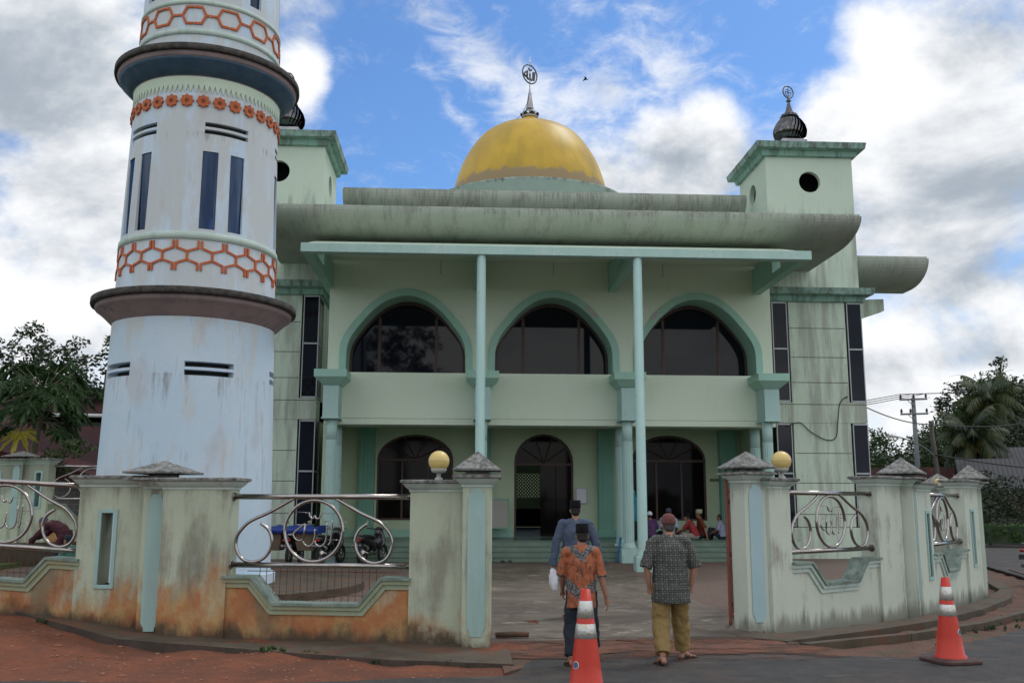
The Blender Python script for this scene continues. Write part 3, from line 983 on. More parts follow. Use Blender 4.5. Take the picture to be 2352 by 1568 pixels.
LETTERS = [nrm(spline([(548, 462), (450, 535), (395, 585), (388, 630), (415, 672), (465, 693), (515, 682)], 4)), nrm([(545, 465), (540, 560), (528, 690)]),
           nrm(spline([(524, 700), (548, 742), (600, 768), (650, 748), (678, 700), (686, 640), (686, 535)], 4)),
           nrm(spline([(688, 700), (712, 745), (762, 768), (812, 748), (842, 700), (852, 630), (856, 440)], 4)),
           nrm(spline([(928, 415), (922, 560), (915, 680), (905, 722), (880, 750)], 4)),
           nrm(spline([(600, 308), (606, 355), (640, 390), (668, 378), (680, 348)], 4)), nrm(spline([(680, 348), (690, 380), (722, 396), (753, 375), (765, 315)], 4))]
STRUTS = [nrm(l) for l in ([(400, 312), (600, 325)], [(765, 330), (960, 335)], [(310, 615), (388, 618)], [(862, 507), (1032, 507)], [(848, 668), (1012, 675)])]

a_ = R(38)
PT = lambda u, v_: (.43*u*math.cos(a_), 10+.43*u*math.sin(a_), 20.6+.43*v_)
f = mq().tube([PT(math.cos(t/36*2*PI), math.sin(t/36*2*PI)) for t in range(37)], .032, 6)
for l in LETTERS[:5]: f.tube([PT(u*1.0-.02, v_*1.1) for u, v_ in l], .045, 6)
for l in LETTERS[5:]: f.tube([PT(u, v_) for u, v_ in l], .03, 6)
f.build('ring_emblem', 'vane', dome)
for c_, pts_ in ((AC[1], [(1.02, 7.93), (1.10, 8.02), (1.22, 7.95), (1.36, 7.80), (1.44, 7.66), (1.38, 7.60), (1.30, 7.68), (1.22, 7.66), (1.16, 7.78)]), (AC[2], [(-1.52, 7.62), (-1.44, 7.74), (-1.34, 7.84), (-1.26, 7.80), (-1.33, 7.66), (-1.44, 7.56)])):
    mq().plate([[(c_+x_, z_) for x_, z_ in pts_]], -.056, -.0505).build('peeled_patch', 'peel', mosque)
mq().tube([(0, 9.98, 19.9), (-.12, 9.9, 19.2), (-.4, 9.6, 18.5), (-.7, 9.2, 18.1)], .012, 5).build('lightning_wire', 'black', dome)

# porch: floor, steps, inner wall
mq().box(-7.3, 7.3, .95, 5.2, 0, .598).build('porch_floor', 'tile_floor', mosque)
for i in range(4):
    z = .15*(i+1); y = -.25+.3*i
    mq().box(-7.05+(.0), 6.45, y, .96, z-.15+.001, z-(.0 if i < 3 else .001)).build('step', 'steps', mosque)
nos = mq()
for i in range(4): nos.box(-7.05, 6.45, -.262+.3*i, -.249+.3*i, .15*i+.118, .15*i+.132)
nos.build('step_nosing', 'tile_floor', mosque)
D1 = rarch(-4.48, 1.33, 1.17, 3.28, 4.15)
D2 = rarch(.05, 1.05, .602, 3.18, 4.19)
D3 = rarch(4.52, 1.33, 1.17, 3.28, 4.17)
mq().plate([[(-7.3, .6), (7.3, .6), (7.3, 4.349), (-7.3, 4.349)], D1, D2, D3], 4.0, 4.25).build('porch_wall', 'porch_wall', mosque)
mq().box(-7.28, -1.02, 3.97, 3.998, .6, .86).box(1.12, 7.28, 3.97, 3.998, .6, .86).build('skirting', 'teal', mosque)
mq().box(-7.3, -7.1, 1.0, 4.0, .6, 4.349).build('porch_side_wall', 'porch_wall', mosque)
mq().box(7.1, 7.3, 1.0, 4.0, .6, 4.349).build('porch_side_wall', 'porch_wall', mosque)
for cx, hw in ((-6.15, .27), (-2.1, .27), (2.22, .27), (6.6, .3)):
    p = mq()
    p.box(cx-hw, cx+hw, 3.72, 3.999, .60, 4.35)
    p.rect(cx, 3.86, hw, .14, [(.05, .605), (.05, .78), (.01, .84)])
    for j in range(4):
        xx = cx-hw+.07+j*(2*hw-.14)/3
        p.box(xx-.03, xx+.03, 3.70, 3.721, 1.1, 4.0)
    p.build('pilaster', 'teal_dark', mosque)
for cx, hw in ((-4.48, 1.33), (4.52, 1.33)):
    p = mq()
    p.plate([rarch(cx, hw-.005, 1.175, 3.28, 4.14), rarch(cx, hw-.07, 1.24, 3.27, 4.07)], 4.05, 4.13)
    for dx in (-.45, .45): p.box(cx+dx-.035, cx+dx+.035, 4.055, 4.125, 1.2, 3.25)
    p.box(cx-hw+.05, cx+hw-.05, 4.052, 4.128, 3.22, 3.30)
    for a in (36, 72, 108, 144):
        dx, dz = math.cos(R(a)), math.sin(R(a))
        p.tube([(cx, 4.09, 3.28), (cx+dx*(hw-.04), 4.09, 3.28+dz*.84)], .022, 4, False)
    w = p.build('porch_window', 'brown', mosque)
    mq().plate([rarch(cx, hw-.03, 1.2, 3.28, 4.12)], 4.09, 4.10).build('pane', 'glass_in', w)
cx, hw = .05, 1.05
p = mq()
p.plate([rarch(cx, hw-.005, .605, 3.18, 4.18), rarch(cx, hw-.07, .60, 3.10, 4.11)], 4.05, 4.14)
p.box(cx-hw+.05, cx+hw-.05, 4.052, 4.138, 3.08, 3.16)
for a in (36, 72, 108, 144):
    p.tube([(cx, 4.09, 3.16), (cx+math.cos(R(a))*(hw-.04), 4.09, 3.16+math.sin(R(a))*.97)], .022, 4, False)
w = p.build('door', 'brown', mosque)
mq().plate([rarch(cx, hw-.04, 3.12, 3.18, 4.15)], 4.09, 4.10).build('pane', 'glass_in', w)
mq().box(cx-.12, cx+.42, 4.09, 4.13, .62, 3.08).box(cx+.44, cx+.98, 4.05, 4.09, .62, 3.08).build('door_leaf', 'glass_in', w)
# hall behind the door: dark floor, lattice screen lit from the far side
mq().box(-10, 10, 5.5, 19, .4, .59).build('hall_floor', 'tile_floor', mosque)
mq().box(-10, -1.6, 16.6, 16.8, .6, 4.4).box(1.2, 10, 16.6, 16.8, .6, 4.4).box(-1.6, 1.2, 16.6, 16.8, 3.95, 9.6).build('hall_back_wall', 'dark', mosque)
mb = mq().box(-6, 6, 19.0, 19.2, 3.25, 6.5).box(-6, 6, 19.0, 19.2, 1.5, 2.05)
mb.build('far_wall', 'porch_wall', mosque)
mb = mq()
for i in range(60):
    x = -5+i*.17
    for s2 in (1, -1):
        mb.tube([(x, 19.1, 2.05), (x+s2*1.2, 19.1, 3.25)], .035, 4, False)
mb.build('lattice', 'brown', mosque)
mq().box(-5, 5, 19.0, 19.1, .6, 1.5).build('low_partition', 'dark', mosque)
# rear part of porch openings kept dark
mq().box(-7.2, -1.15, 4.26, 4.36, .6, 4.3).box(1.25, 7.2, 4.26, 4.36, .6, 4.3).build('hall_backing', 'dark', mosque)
# five small tiles on the porch wall
for i in range(5):
    x = 5.98+i*.115
    t = mq().box(x, x+.095, 3.985, 3.999, 2.54, 2.64).build('wall_tile', 'brown', mosque)
    mq().box(x+.03, x+.065, 3.979, 3.984, 2.56, 2.62).build('tile_mark', 'moulding', t)
# ceiling lamp in the porch
mq().tube([(.05, 2.2, 4.35), (.05, 2.2, 4.2)], .03, 8).build('ceiling_lamp', 'alu', mosque)

# ------------------------------------------------------------------ MINARET
mina = thing('minaret', (MC[0], MC[1], 0), 'round blue-white minaret with dark rimmed cornices, orange stars and slit windows', 'minaret')
TMI = Matrix.Translation((MC[0], MC[1], 0))


def mi(): return MB(TMI)


def rad(z): return 1.79-.0268*z


def cylpt(r, th, z): return (r*math.sin(R(th)), -r*math.cos(R(th)), z)


def shaft(name, mt, z0, z1, openings, dr=0., thick=.2):
    ths = set(float(i)*3 for i in range(120)); zs = {z0, z1}
    for o in openings: ths |= {o[0] % 360, o[1] % 360}; zs |= {o[2], o[3]}
    ths = sorted(ths); zs = sorted(zs)
    z2 = [zs[0]]
    for z in zs[1:]:
        while z-z2[-1] > .8: z2.append(z2[-1]+.6)
        z2.append(z)
    zs = z2
    def inside(a, z):
        for o in openings:
            w_ = (o[1]-o[0]) % 360
            if (a-o[0]) % 360 < w_ and o[2] < z < o[3]: return True
        return False
    mb = mi(); n_ = len(ths)
    vs = []
    for dd in (0, thick):
        for z in zs:
            for t in ths: vs.append(cylpt(rad(z)+dr-dd, t, z))
    fs = []; K = n_*len(zs)
    idx = lambda l, j, i: l*K+j*n_+(i % n_)
    cell = {}
    for j in range(len(zs)-1):
        for i in range(n_):
            t0 = ths[i]; t1 = ths[(i+1) % n_] if i < n_-1 else 360.
            cell[j, i] = inside((t0+t1)/2, (zs[j]+zs[j+1])/2)
    sm = []
    for (j, i), ins in cell.items():
        if not ins:
            fs.append((idx(0, j, i), idx(0, j, i+1), idx(0, j+1, i+1), idx(0, j+1, i)))
            fs.append((idx(1, j, i), idx(1, j+1, i), idx(1, j+1, i+1), idx(1, j, i+1)))
            for (dj, di, a, b) in ((0, 1, (j, i+1), (j+1, i+1)), (0, -1, (j, i), (j+1, i)), (1, 0, (j+1, i), (j+1, i+1)), (-1, 0, (j, i), (j, i+1))):
                nb = cell.get((j+dj, (i+di) % n_))
                if nb: fs.append((idx(0, *a), idx(0, *b), idx(1, *b), idx(1, *a)))
    mb.add(vs, fs, False)
    o = mb.build(name, mt, mina)
    return o


st = 72.
v1 = [(10+k*st, 43.2+k*st, 4.20, 4.475) for k in range(5)]
shaft('lower_shaft', 'minaret', .3, 5.42, v1)
w2 = []
for k in range(5): w2 += [(13.7+k*st, 25.2+k*st, 7.17, 8.82), (34.3+k*st, 45.5+k*st, 7.17, 8.82)]
v2 = [(14.2+k*st, 48.4+k*st, 9.20, 9.45) for k in range(5)]
shaft('middle_shaft', 'mina_up', 5.85, 10.45, w2+v2)
w3 = []
for k in range(5): w3 += [(-26+k*st, -14.5+k*st, 12.30, 13.9), (22+k*st, 33+k*st, 12.30, 13.9)]
shaft('upper_shaft', 'mina_up', 10.85, 15.5, w3)


def arcbox(mb, t0, t1, z0, z1, r0, r1, k=6):
    rings = []
    for i in range(k+1):
        t = t0+(t1-t0)*i/k
        rings.append([cylpt(r0, t, z0), cylpt(r1, t, z0), cylpt(r1, t, z1), cylpt(r0, t, z1)])
    mb.loft(rings)


for lst in (v1, v2):
    for a, b, z0, z1 in lst:
        mb = mi(); zc = (z0+z1)/2
        arcbox(mb, a, b, zc-.028, zc+.028, rad(zc)-(.15 if zc < 9 else .08), rad(zc)-.005)
        mb.build('vent_slat', 'mina_up', mina)
        mb = mi(); arcbox(mb, a-1, b+1, z0-.02, z1+.02, rad(zc)-(.23 if zc < 9 else .10), rad(zc)-(.215 if zc < 9 else .09))
        mb.build('vent_shade_strip', 'dark', mina)  # dark strip set behind the slats to stand for shade inside the vent
for a, b, z0, z1 in w2+w3:
    mb = mi(); zc = (z0+z1)/2
    arcbox(mb, a-.5, b+.5, z0-.01, z1+.01, rad(zc)-.055, rad(zc)-.045)
    mb.build('window_pane', 'blueglass', mina)
# inside stair: a pole, a few landings and ribbing seen through the glass
mb = mi().lathe([(.12, .3), (.12, 15)], 0, 0, 12)
for z in (3., 5.7, 8.2, 10.7, 13): mb.lathe([(1.2, z), (1.2, z+.12)], 0, 0, 24, False)
for i in range(90):
    t = i*22; z = .4+i*.165
    mb.tube([cylpt(.1, t, z), cylpt(1.25, t, z)], .05, 4, False)
mb.build('spiral_stair', 'dark', mina)
mi().lathe([(1.88, .149), (1.88, .34), (1.6, .345)], 0, 0, 48, False).build('base_ring', 'mina_up', mina)
# cornices
c = mi().lathe([(1.64, 5.36), (1.665, 5.38), (1.83, 5.54), (1.95, 5.64), (1.985, 5.66), (2.0, 5.74)], 0, 0, 72).build('lower_cornice', 'mauve', mina)
mi().lathe([(2.0, 5.745), (2.08, 5.75), (2.09, 5.78), (2.085, 5.88), (1.6, 5.92)], 0, 0, 72).build('cornice_rim', 'lichen', c)
c = mi().lathe([(1.50, 10.38), (1.525, 10.40), (1.56, 10.43)], 0, 0, 72).build('soffit_edge', 'mauve', mina)
c = mi().lathe([(1.56, 10.43), (1.70, 10.56), (1.82, 10.68), (1.86, 10.72)], 0, 0, 72).build('upper_cornice', 'navy', mina)
mi().lathe([(1.86, 10.72), (1.875, 10.75), (1.90, 10.82)], 0, 0, 72).build('soffit_band', 'mauve', c)
mi().lathe([(1.90, 10.825), (1.955, 10.83), (1.965, 10.86), (1.96, 10.96), (1.45, 11.0)], 0, 0, 72).build('cornice_rim', 'lichen', c)
# ledges
for z0, z1, d in ((6.95, 7.10, .035), (11.38, 11.50, .03), (12.06, 12.16, .03)):
    mi().lathe([(rad(z0)-.01, z0-.01), (rad(z0)+d, z0), (rad(z1)+d, z1-.02), (rad(z1)-.01, z1+.01)], 0, 0, 72).build('ledge', 'ledge', mina)
# mint band with saw-tooth lower edge
mb = mi(); nt = 90
rings = []
for i in range(nt*2):
    t = i/(nt*2)*360
    z = 10.08 if i % 2 else 10.24
    r = rad(10.2)
    rings.append([cylpt(r-.02, t, z), cylpt(r+.028, t, z), cylpt(r+.028, t, 10.42), cylpt(r-.02, t, 10.42)])
rings.append(rings[0])
mb.loft(rings, False, False)
mb.build('sawtooth_band', 'mint', mina)
# orange eight-pointed stars
for i in range(30):
    t0 = i*12-.1
    pts = []
    for j in range(16):
        a = j/16*2*PI; r = .142 if j % 2 == 0 else .108
        pts.append((r*math.sin(a), r*math.cos(a)))
    r0 = rad(9.88)
    P3 = lambda u, v_, d: cylpt(r0+d, t0+math.degrees(u/r0), 9.885+v_)
    ring0 = [P3(u, v_, -.02) for u, v_ in pts]; ring1 = [P3(u, v_, .045) for u, v_ in pts]
    mb = mi().loft([ring0, ring1])
    so_ = mb.build('star_ornament', 'orange', mina)
    mb = mi()
    for j in range(6):
        a = j/6*2*PI
        mb.ball(P3(.032*math.sin(a), .032*math.cos(a), .046), .012, 6, 4)
    mb.ball(P3(0, 0, .046), .013, 6, 4)
    mb.build('flower', 'black', so_)


def relief(lines, zc, name, hw=.022, d=.03):
    mb = mi(); r0 = rad(zc)
    for (a, b) in lines:
        ua, ub = Vector(a), Vector(b)
        dd = (ub-ua); L = dd.length; dd.normalize(); nn = Vector((-dd.y, dd.x))*hw
        k = max(1, int(L/.12))
        rings = []
        for i in range(k+1):
            p = ua+dd*(L*i/k)
            if i == 0: p = p-dd*hw*.5
            if i == k: p = p+dd*hw*.5
            ring = []
            for s_, q in ((-1, -.02), (1, -.02), (1, d), (-1, d)):
                w_ = p+nn*s_
                zz = zc+w_.y
                ring.append(cylpt(rad(zz)+q, math.degrees(w_.x/r0), zz))
            rings.append(ring)
        mb.loft(rings)
    return mb.build(name, 'orange', mina)


r0 = rad(6.6); pitch = 2*PI*r0/21; ln = []
for i in range(21):
    x = (i+.42)*pitch
    h = pitch/2-.035
    ln += [((x, -.085), (x, .085)), ((x, .085), (x-h, .16)), ((x, .085), (x+h, .16)), ((x-h, .16), (x-h, .30)), ((x+h, .16), (x+h, .30)),
           ((x, -.085), (x-h, -.16)), ((x, -.085), (x+h, -.16)), ((x-h, -.16), (x-h, -.29)), ((x+h, -.16), (x+h, -.29))]
relief(ln, 6.60, 'hexagon_relief')
r0 = rad(11.8); pitch = 2*PI*r0/13.2; ln = []
NH = 13; pitch = 2*PI*r0/NH
for i in range(NH):
    x = i*pitch+.02
    a, b, h = .155, .245, .185
    for s_ in (-1, 1):
        ln += [((x+s_*.02, h), (x+s_*a, h)), ((x+s_*a, h), (x+s_*b, 0)), ((x+s_*b, 0), (x+s_*a, -h)), ((x+s_*a, -h), (x+s_*.02, -h))]
    ln += [((x+b, 0), (x+pitch-b, 0))]
relief(ln, 11.80, 'hexagon_relief', .024)
# ------------------------------------------------------------------ BOUNDARY WALLS
def scroll_panel(T, xc, zc, Rr, x0, x1, parent, collars=()):
    """steel railing: two rails, ring with calligraphy, two scrolls; local x along the wall"""
    r = MB(T)
    for z in (zc+1.12*Rr, zc-1.12*Rr):
        r.tube([(x0, 0, z), (x1, 0, z)], .036, 14)
        for xx in (x0, x1):
            s_ = .02 if xx == x0 else -.02
            r.tube([(xx, 0, z), (xx+s_, 0, z)], .058, 14)
    rail = r.build('railing', 'steel', parent)
    P = lambda u, v: (xc+u*Rr, 0, zc+v*Rr)
    r = MB(T).tube([P(math.cos(t/48*2*PI), math.sin(t/48*2*PI)) for t in range(49)], .023, 10, True, False)
    r.build('ring', 'steel', rail)
    sc = [(-.73, 1.06), (-1.54, .61), (-2.20, .31), (-2.52, .02), (-2.67, -.25), (-2.66, -.60), (-2.45, -.92), (-2.10, -1.03), (-1.74, -.93), (-1.50, -.66), (-1.43, -.30), (-1.56, .03), (-1.84, .24)]
    for s_ in (-1, 1):
        pts = [P(s_*-u, v) for u, v in spline(sc, 6)]
        MB(T).tube(pts, .022, 10).build('scroll', 'steel', rail)
    r = MB(T)
    for l in LETTERS: r.tube([P(u*.95, v*.95) for u, v in l], .0125, 6)
    for l in STRUTS: r.tube([P(u, v) for u, v in l], .004, 4)
    r.build('calligraphy', 'steel', rail)
    return rail


def low_wall(T, x0, x1, zt, zb, a, b, c, d, parent, mt, mesh=True, base=-.1, mould='moulding'):
    """parapet with a trapezoid dip between a..d (flat bottom b..c)"""
    top = [(x0, zt), (a, zt), (b, zb), (c, zb), (d, zt), (x1, zt)]
    MB(T).plate([[(x0, base)]+[(x, z-.05) for x, z in top]+[(x1, base)]], .0, .15).build('low_wall', mt if mt != 'fence_l' else 'fence_o', parent)
    def off(h):
        k = h*.42
        return [(x0, zt-h), (a-k, zt-h), (b-k, zb-h), (c+k, zb-h), (d+k, zt-h), (x1, zt-h)]
    def band(h0, h1, y0, y1, nm, mm):
        o0, o1 = off(h0), off(h1)
        return MB(T).plate([o0+o1[::-1]], y0, y1).build(nm, mm, parent)
    band(0, .035, -.085, .235, 'coping', 'coping')
    band(.035, .085, -.055, .205, 'coping_moulding', mould)
    band(.085, .15, -.025, .17, 'lower_moulding', mould)
    if mesh:
        r = MB(T)
        x = a+.02
        while x < d-.02:
            zb_ = zt-(zt-zb)*min(1, max(0, min((x-a)/(b-a), (d-x)/(d-c))))
            r.tube([(x, .17, zb_-.02), (x, .17, zt+.13)], .0048, 4, False)
            x += .093
        r.tube([(a-.15, .165, zt+.05), (d+.15, .165, zt+.05)], .005, 4, False)
        r.tube([((a+b)/2+.0, .165, zb+.08), ((c+d)/2, .165, zb+.08)], .005, 4, False)
        r.build('wire_mesh', 'rust', parent)


CAP = lambda z: [(0, z-.13), (.012, z-.125), (.015, z-.10), (.05, z-.07), (.085, z-.025), (.09, z-.02)]


def slab(T, x0, x1, y0, y1, z1, parent, mt, base=-.12, hole=None, slot=None):
    if hole:
        a, b, z0, zz = hole
        m_ = MB(T)
        m_.plate([[(x0, base), (x1, base), (x1, z1-.1), (x0, z1-.1)], [(a, z0), (b, z0), (b, zz), (a, zz)]], y0, y1)
        p = m_.build('pier', mt, parent)
        MB(T).plate([[(a-.05, z0-.05), (b+.05, z0-.05), (b+.05, zz+.05), (a-.05, zz+.05)], [(a, z0), (b, z0), (b, zz), (a, zz)]], y0-.02, y1+.01).build('slot_frame', 'inlay', p)
    else:
        p = MB(T).box(x0, x1, y0, y1, base, z1-.1).build('pier', mt, parent)
    cx, cy = (x0+x1)/2, (y0+y1)/2
    hx, hy = (x1-x0)/2, (y1-y0)/2
    MB(T).rect(cx, cy, hx, hy, CAP(z1)).build('pier_moulding', 'ledge', p)
    MB(T).rect(cx, cy, hx, hy, [(.09, z1-.019), (.115, z1-.01), (.115, z1+.02), (.09, z1+.03)]).build('pier_top', 'cap', p)
    return p


def pillar(T, cx, cy, h, z1, parent, mt, base=-.12, inl='inlay', brim=.12, pyr=.22, faces=('f',), ph=None, il=None):
    p = MB(T).box(cx-h, cx+h, cy-h, cy+h, base, z1-.1).build('pillar', mt, parent, bevel=.006)
    MB(T).rect(cx, cy, h, h, CAP(z1)).build('pillar_moulding', 'ledge', p)
    c = MB(T).rect(cx, cy, h, h, [(.09, z1-.019), (brim, z1-.01), (brim, z1+.02), (.06, z1+.035)])
    c.rect(cx, cy, h*.82, h*.82, [(0, z1+.036), (0, z1+.075)])
    c.rect(cx, cy, h, h, [(brim-.02, z1+.076), (brim, z1+.08), (brim, z1+.105), (brim-.02, z1+.11), (-h+.004, z1+.11+pyr)])
    c.build('cap', 'cap', p)
    w = h*.62
    z0, zz = il or (.14, z1-.15)
    q = .07
    poly = [(-w*.62, z0), (w*.62, z0), (w*.66, z0+.05), (w*.8, z0+q), (w, z0+q+.04), (w, zz-q-.04), (w*.8, zz-q), (w*.66, zz-.05), (w*.5, zz), (-w*.5, zz), (-w*.66, zz-.05), (-w*.8, zz-q), (-w, zz-q-.04), (-w, z0+q+.04), (-w*.8, z0+q), (-w*.66, z0+.05)]
    for f_ in faces:
        if f_ == 'f':
            MB(T).plate([[(cx+x, z) for x, z in poly]], cy-h-.014, cy-h-.001).build('inlay_panel', inl, p)
        elif f_ == 'r':
            T2 = T @ Matrix(((0, -1, 0, cx+h), (1, 0, 0, cy), (0, 0, 1, 0), (0, 0, 0, 1)))
            MB(T2).plate([poly], -.014, -.001).build('inlay_panel', inl, p)
    return p


lw = thing('boundary_wall', (-1.6, 12.8, 0), 'low boundary wall left of the gate with rust-red stains, scrolled steel railings and pyramid capped pillars', 'wall')
# middle run: left end (-3.02, 13.05) to the gate
TMd = frame(-3.02, 13.05, 0, -10.3)
low_wall(TMd, -.04, 2.46, .815, .485, .36, .66, 1.78, 2.07, lw, 'fence_l')
scroll_panel(TMd @ Matrix.Translation((0, .09, 0)), 1.12, 1.39, .395, .0, 2.44, lw)
slab(TMd, 2.44, 3.12, -.04, .30, 2.02, lw, 'fence_p')
TG = frame(.235, 12.36, 0, -4)
pillar(TG, 0, 0.0, .18, 2.08, lw, 'fence_p')
# corner piers
slab(TMd, -.93, -.0, -.04, .28, 2.05, lw, 'fence_l')
TC = frame(-4.08, 13.40, 0, -6)
pillar(TC, 0, .16, .185, 2.06, lw, 'fence_l', inl='inlay', brim=.22, pyr=.15, il=(.07, 1.86))
# left run, on rising ground
TL = frame(-5.22, 13.80, .19, 8, .0)
TLs = frame(-5.22, 13.80, .19, 8, .0)
slab(frame(-4.25, 13.62, .03, -8 if False else -8), -1.0, -.02, -.02, .28, 2.06, lw, 'fence_l', base=-.1, hole=(-.66, -.48, .62, 1.58))
TL = frame(-5.22, 13.76, .19, -8, -.055)
low_wall(TL, -2.6, .04, .80, .47, -2.14, -1.86, -.72, -.43, lw, 'fence_l', base=-.3)
scroll_panel(TL @ Matrix.Translation((0, .09, 0)), -.86-.30, 1.34, .395, -2.5, 0.0, lw)
slab(TL, -3.4, -2.5, -.02, .28, 2.0, lw, 'fence_l', base=-.3)

rw = thing('boundary_wall', (6, 15, 0), 'curving boundary wall right of the gate with grey mould streaks, scrolled steel railings and pyramid capped pillars', 'wall')
TP = frame(4.06, 13.62, 0, 18.5)
pillar(TP, .18, .18, .18, 2.18, rw, 'fence_r', inl='inlay_r', brim=.13, pyr=.22, il=(.12, 2.02))
T1 = frame(4.83, 14.0, 0, 36.0)
slab(T1, -.50, .0, -.02, .26, 2.10, rw, 'fence_r')
low_wall(T1, -.02, 2.34, .92, .60, .44, .76, 1.64, 1.94, rw, 'fence_r', mesh=False, mould='ledge')
scroll_panel(T1 @ Matrix.Translation((0, .09, 0)), 1.20, 1.49, .385, 0, 2.33, rw)
slab(T1, 2.32, 3.05, -.05, .28, 2.18, rw, 'fence_r')
TQ = frame(7.50, 15.68, 0, 55)
pillar(TQ, .20, .18, .18, 2.18, rw, 'fence_r', inl='inlay_r', brim=.16, pyr=.24)
T2 = frame(7.95, 16.2, 0, 49.2)
slab(T2, -.55, .32, -.02, .28, 2.10, rw, 'fence_r', hole=(-.05, .12, .55, 1.60))
low_wall(T2, .28, 2.62, .92, .60, .75, 1.05, 1.75, 2.03, rw, 'fence_r', mesh=False, mould='ledge')
scroll_panel(T2 @ Matrix.Translation((0, .09, 0)), 1.46, 1.49, .385, .3, 2.62, rw)
slab(T2, 2.62, 3.72, -.05, .28, 2.20, rw, 'fence_r', hole=(3.02, 3.2, .62, 1.62))
TQ = frame(10.47, 18.95, 0, 64)
pillar(TQ, .18, .18, .18, 2.18, rw, 'fence_r', inl='inlay_r', brim=.16, pyr=.26)
T3 = frame(10.66, 19.5, 0, 70)
slab(T3, 0, .9, -.02, .28, 2.14, rw, 'fence_r', hole=(.35, .53, .6, 1.6))
low_wall(T3, .9, 3.3, .92, .60, 1.35, 1.65, 2.35, 2.63, rw, 'fence_r', mesh=False, mould='ledge')
scroll_panel(T3 @ Matrix.Translation((0, .09, 0)), 2.1, 1.49, .385, .9, 3.3, rw)
slab(T3, 3.3, 4.4, -.02, .28, 2.18, rw, 'fence_r')
pillar(T3, 4.6, .14, .18, 2.2, rw, 'fence_r', inl='inlay_r', brim=.18, pyr=.22)

bx, by, _ = pol(104, 29)
bw = thing('boundary_wall', (bx, by, .92), 'distant shaded boundary wall with twin slotted piers behind the left railing, beside the minaret', 'wall')
TB = frame(bx, by, .92, -18)
slab(TB, -.78, .02, 0, .28, 1.98, bw, 'fence_p', base=-.6, hole=(-.36, -.20, .72, 1.62))
slab(TB, -1.9, -1.10, 0, .28, 1.98, bw, 'fence_p', base=-.6, hole=(-1.70, -1.54, .72, 1.62))
pillar(TB, -.94, .1, .18, 1.97, bw, 'fence_p', base=-.6, brim=.2, pyr=.14)
TB = frame(bx+.05, by+.1, .92, 33)
low_wall(TB, 0, 2.5, .80, .47, .4, .7, 1.8, 2.1, bw, 'fence_l', base=-.6, mesh=False)
scroll_panel(TB @ Matrix.Translation((0, .09, 0)), 1.1, 1.37, .395, .0, 2.44, bw)
p0, p1 = Vector(pol(-60, 25)), Vector(pol(200, 26))
ang = math.degrees(math.atan2(p1.y-p0.y, p1.x-p0.x))
tag(MB(frame(p0.x, p0.y, .2, ang)).box(0, (p1-p0).length, 0, .15, 0, .62).build('parapet', 'apron', None, loc=(p0.x, p0.y, .2)), 'low mouldy concrete parapet behind the bending person left of the minaret', 'parapet')


# globe lamps on the walls
def globe(loc, r, label):
    t = thing('globe_lamp', loc, label, 'lamp', 'cream globe lamps on the boundary wall')
    L = Matrix.Translation(loc)
    MB(L).lathe([(.05, 0), (.05, .04), (.028, .045), (.028, .10)], 0, 0, 16).build('stem', 'globe_base', t)
    MB(L).lathe([(.04, .10), (.09, .115), (.105, .15), (.10, .16)], 0, 0, 24).build('fitter', 'globe_base', t)
    MB(L).ball((0, 0, .12+r), (r, r, r), 32, 20).build('globe', 'globe', t)
    MB(L).lathe([(r+.0005, .12+r-.002), (r+.002, .12+r-.001), (r+.002, .12+r+.001), (r+.0005, .12+r+.002)], 0, 0, 40, True, False).build('seam', 'moulding', t)


globe((-.27, 12.72, 2.04), .137, 'cream globe lamp on the wall pier left of the open gateway')
globe((4.78, 14.1, 2.12), .145, 'cream globe lamp behind the gate pillar on the right of the gateway')
globe((11.95, 23.6, 2.1), .085, 'small cream globe lamp on the far wall pillar seen over the second right railing')

# rusty red gate folded back behind the right pillar
g = thing('gate', (3.98, 13.85, 0), 'rust red iron gate standing open against the right gate pillar', 'gate')
TT = frame(3.90, 13.98, 0, 69)
p = MB(TT)
pts = []
for i in range(49):
    z = .05+i*.043
    pts.append((0, 0, z))
p.tube(pts, [.026 if i % 2 else .021 for i in range(49)], 8)
p.lathe([(.03, 2.10), (.02, 2.14), (.028, 2.17), (.0, 2.28)], 0, 0, 8)
p.build('twisted_post', 'rust_red', g)
p = MB(TT)
for z in (.12, .95, 1.95): p.box(.02, 3.4, -.02, .02, z, z+.05)
p.build('gate_rail', 'rust_red', g)
for i in range(14): MB(TT).tube([(.25+i*.23, .0, .14), (.25+i*.23, 0, 1.97)], .009, 6).build('gate_bar', 'rust_red', g)
for i, z in enumerate((.3, 1.0, 1.75)): MB(TT).box(.03, .10, -.05, -.02, z, z+.07).build('hinge', 'rust', g)

# ------------------------------------------------------------------ traffic cones
M['cone'] = mat('orange_red_cone_plastic', (.52, .026, .007), (.46, .022, .007), .5, 6, .38, speck=.15, speck_s=30, speck_col=(.3, .03, .01))


def refl_mat():
    def ex(q, P, col):
        f = q.ramp(q.noise(P, 26, 5, .75), .5, .62, 0, .8)
        return q.mix(f, col, (.50, .40, .18))
    return mat('crinkled_silver_sheet', (.58, .58, .56), rough=.3, metal=.75, bump=.006, bump_s=38, extra=ex)


M['refl'] = refl_mat()
M['conebase'] = mat('dusty_brown_rubber', (.055, .022, .02), (.09, .05, .04), .6, 12, .8)
M['sticker'] = mat('blue_sticker', (.05, .10, .20), rough=.5)
M['white'] = mat('white_sticker_rim', (.65, .66, .66), rough=.6)


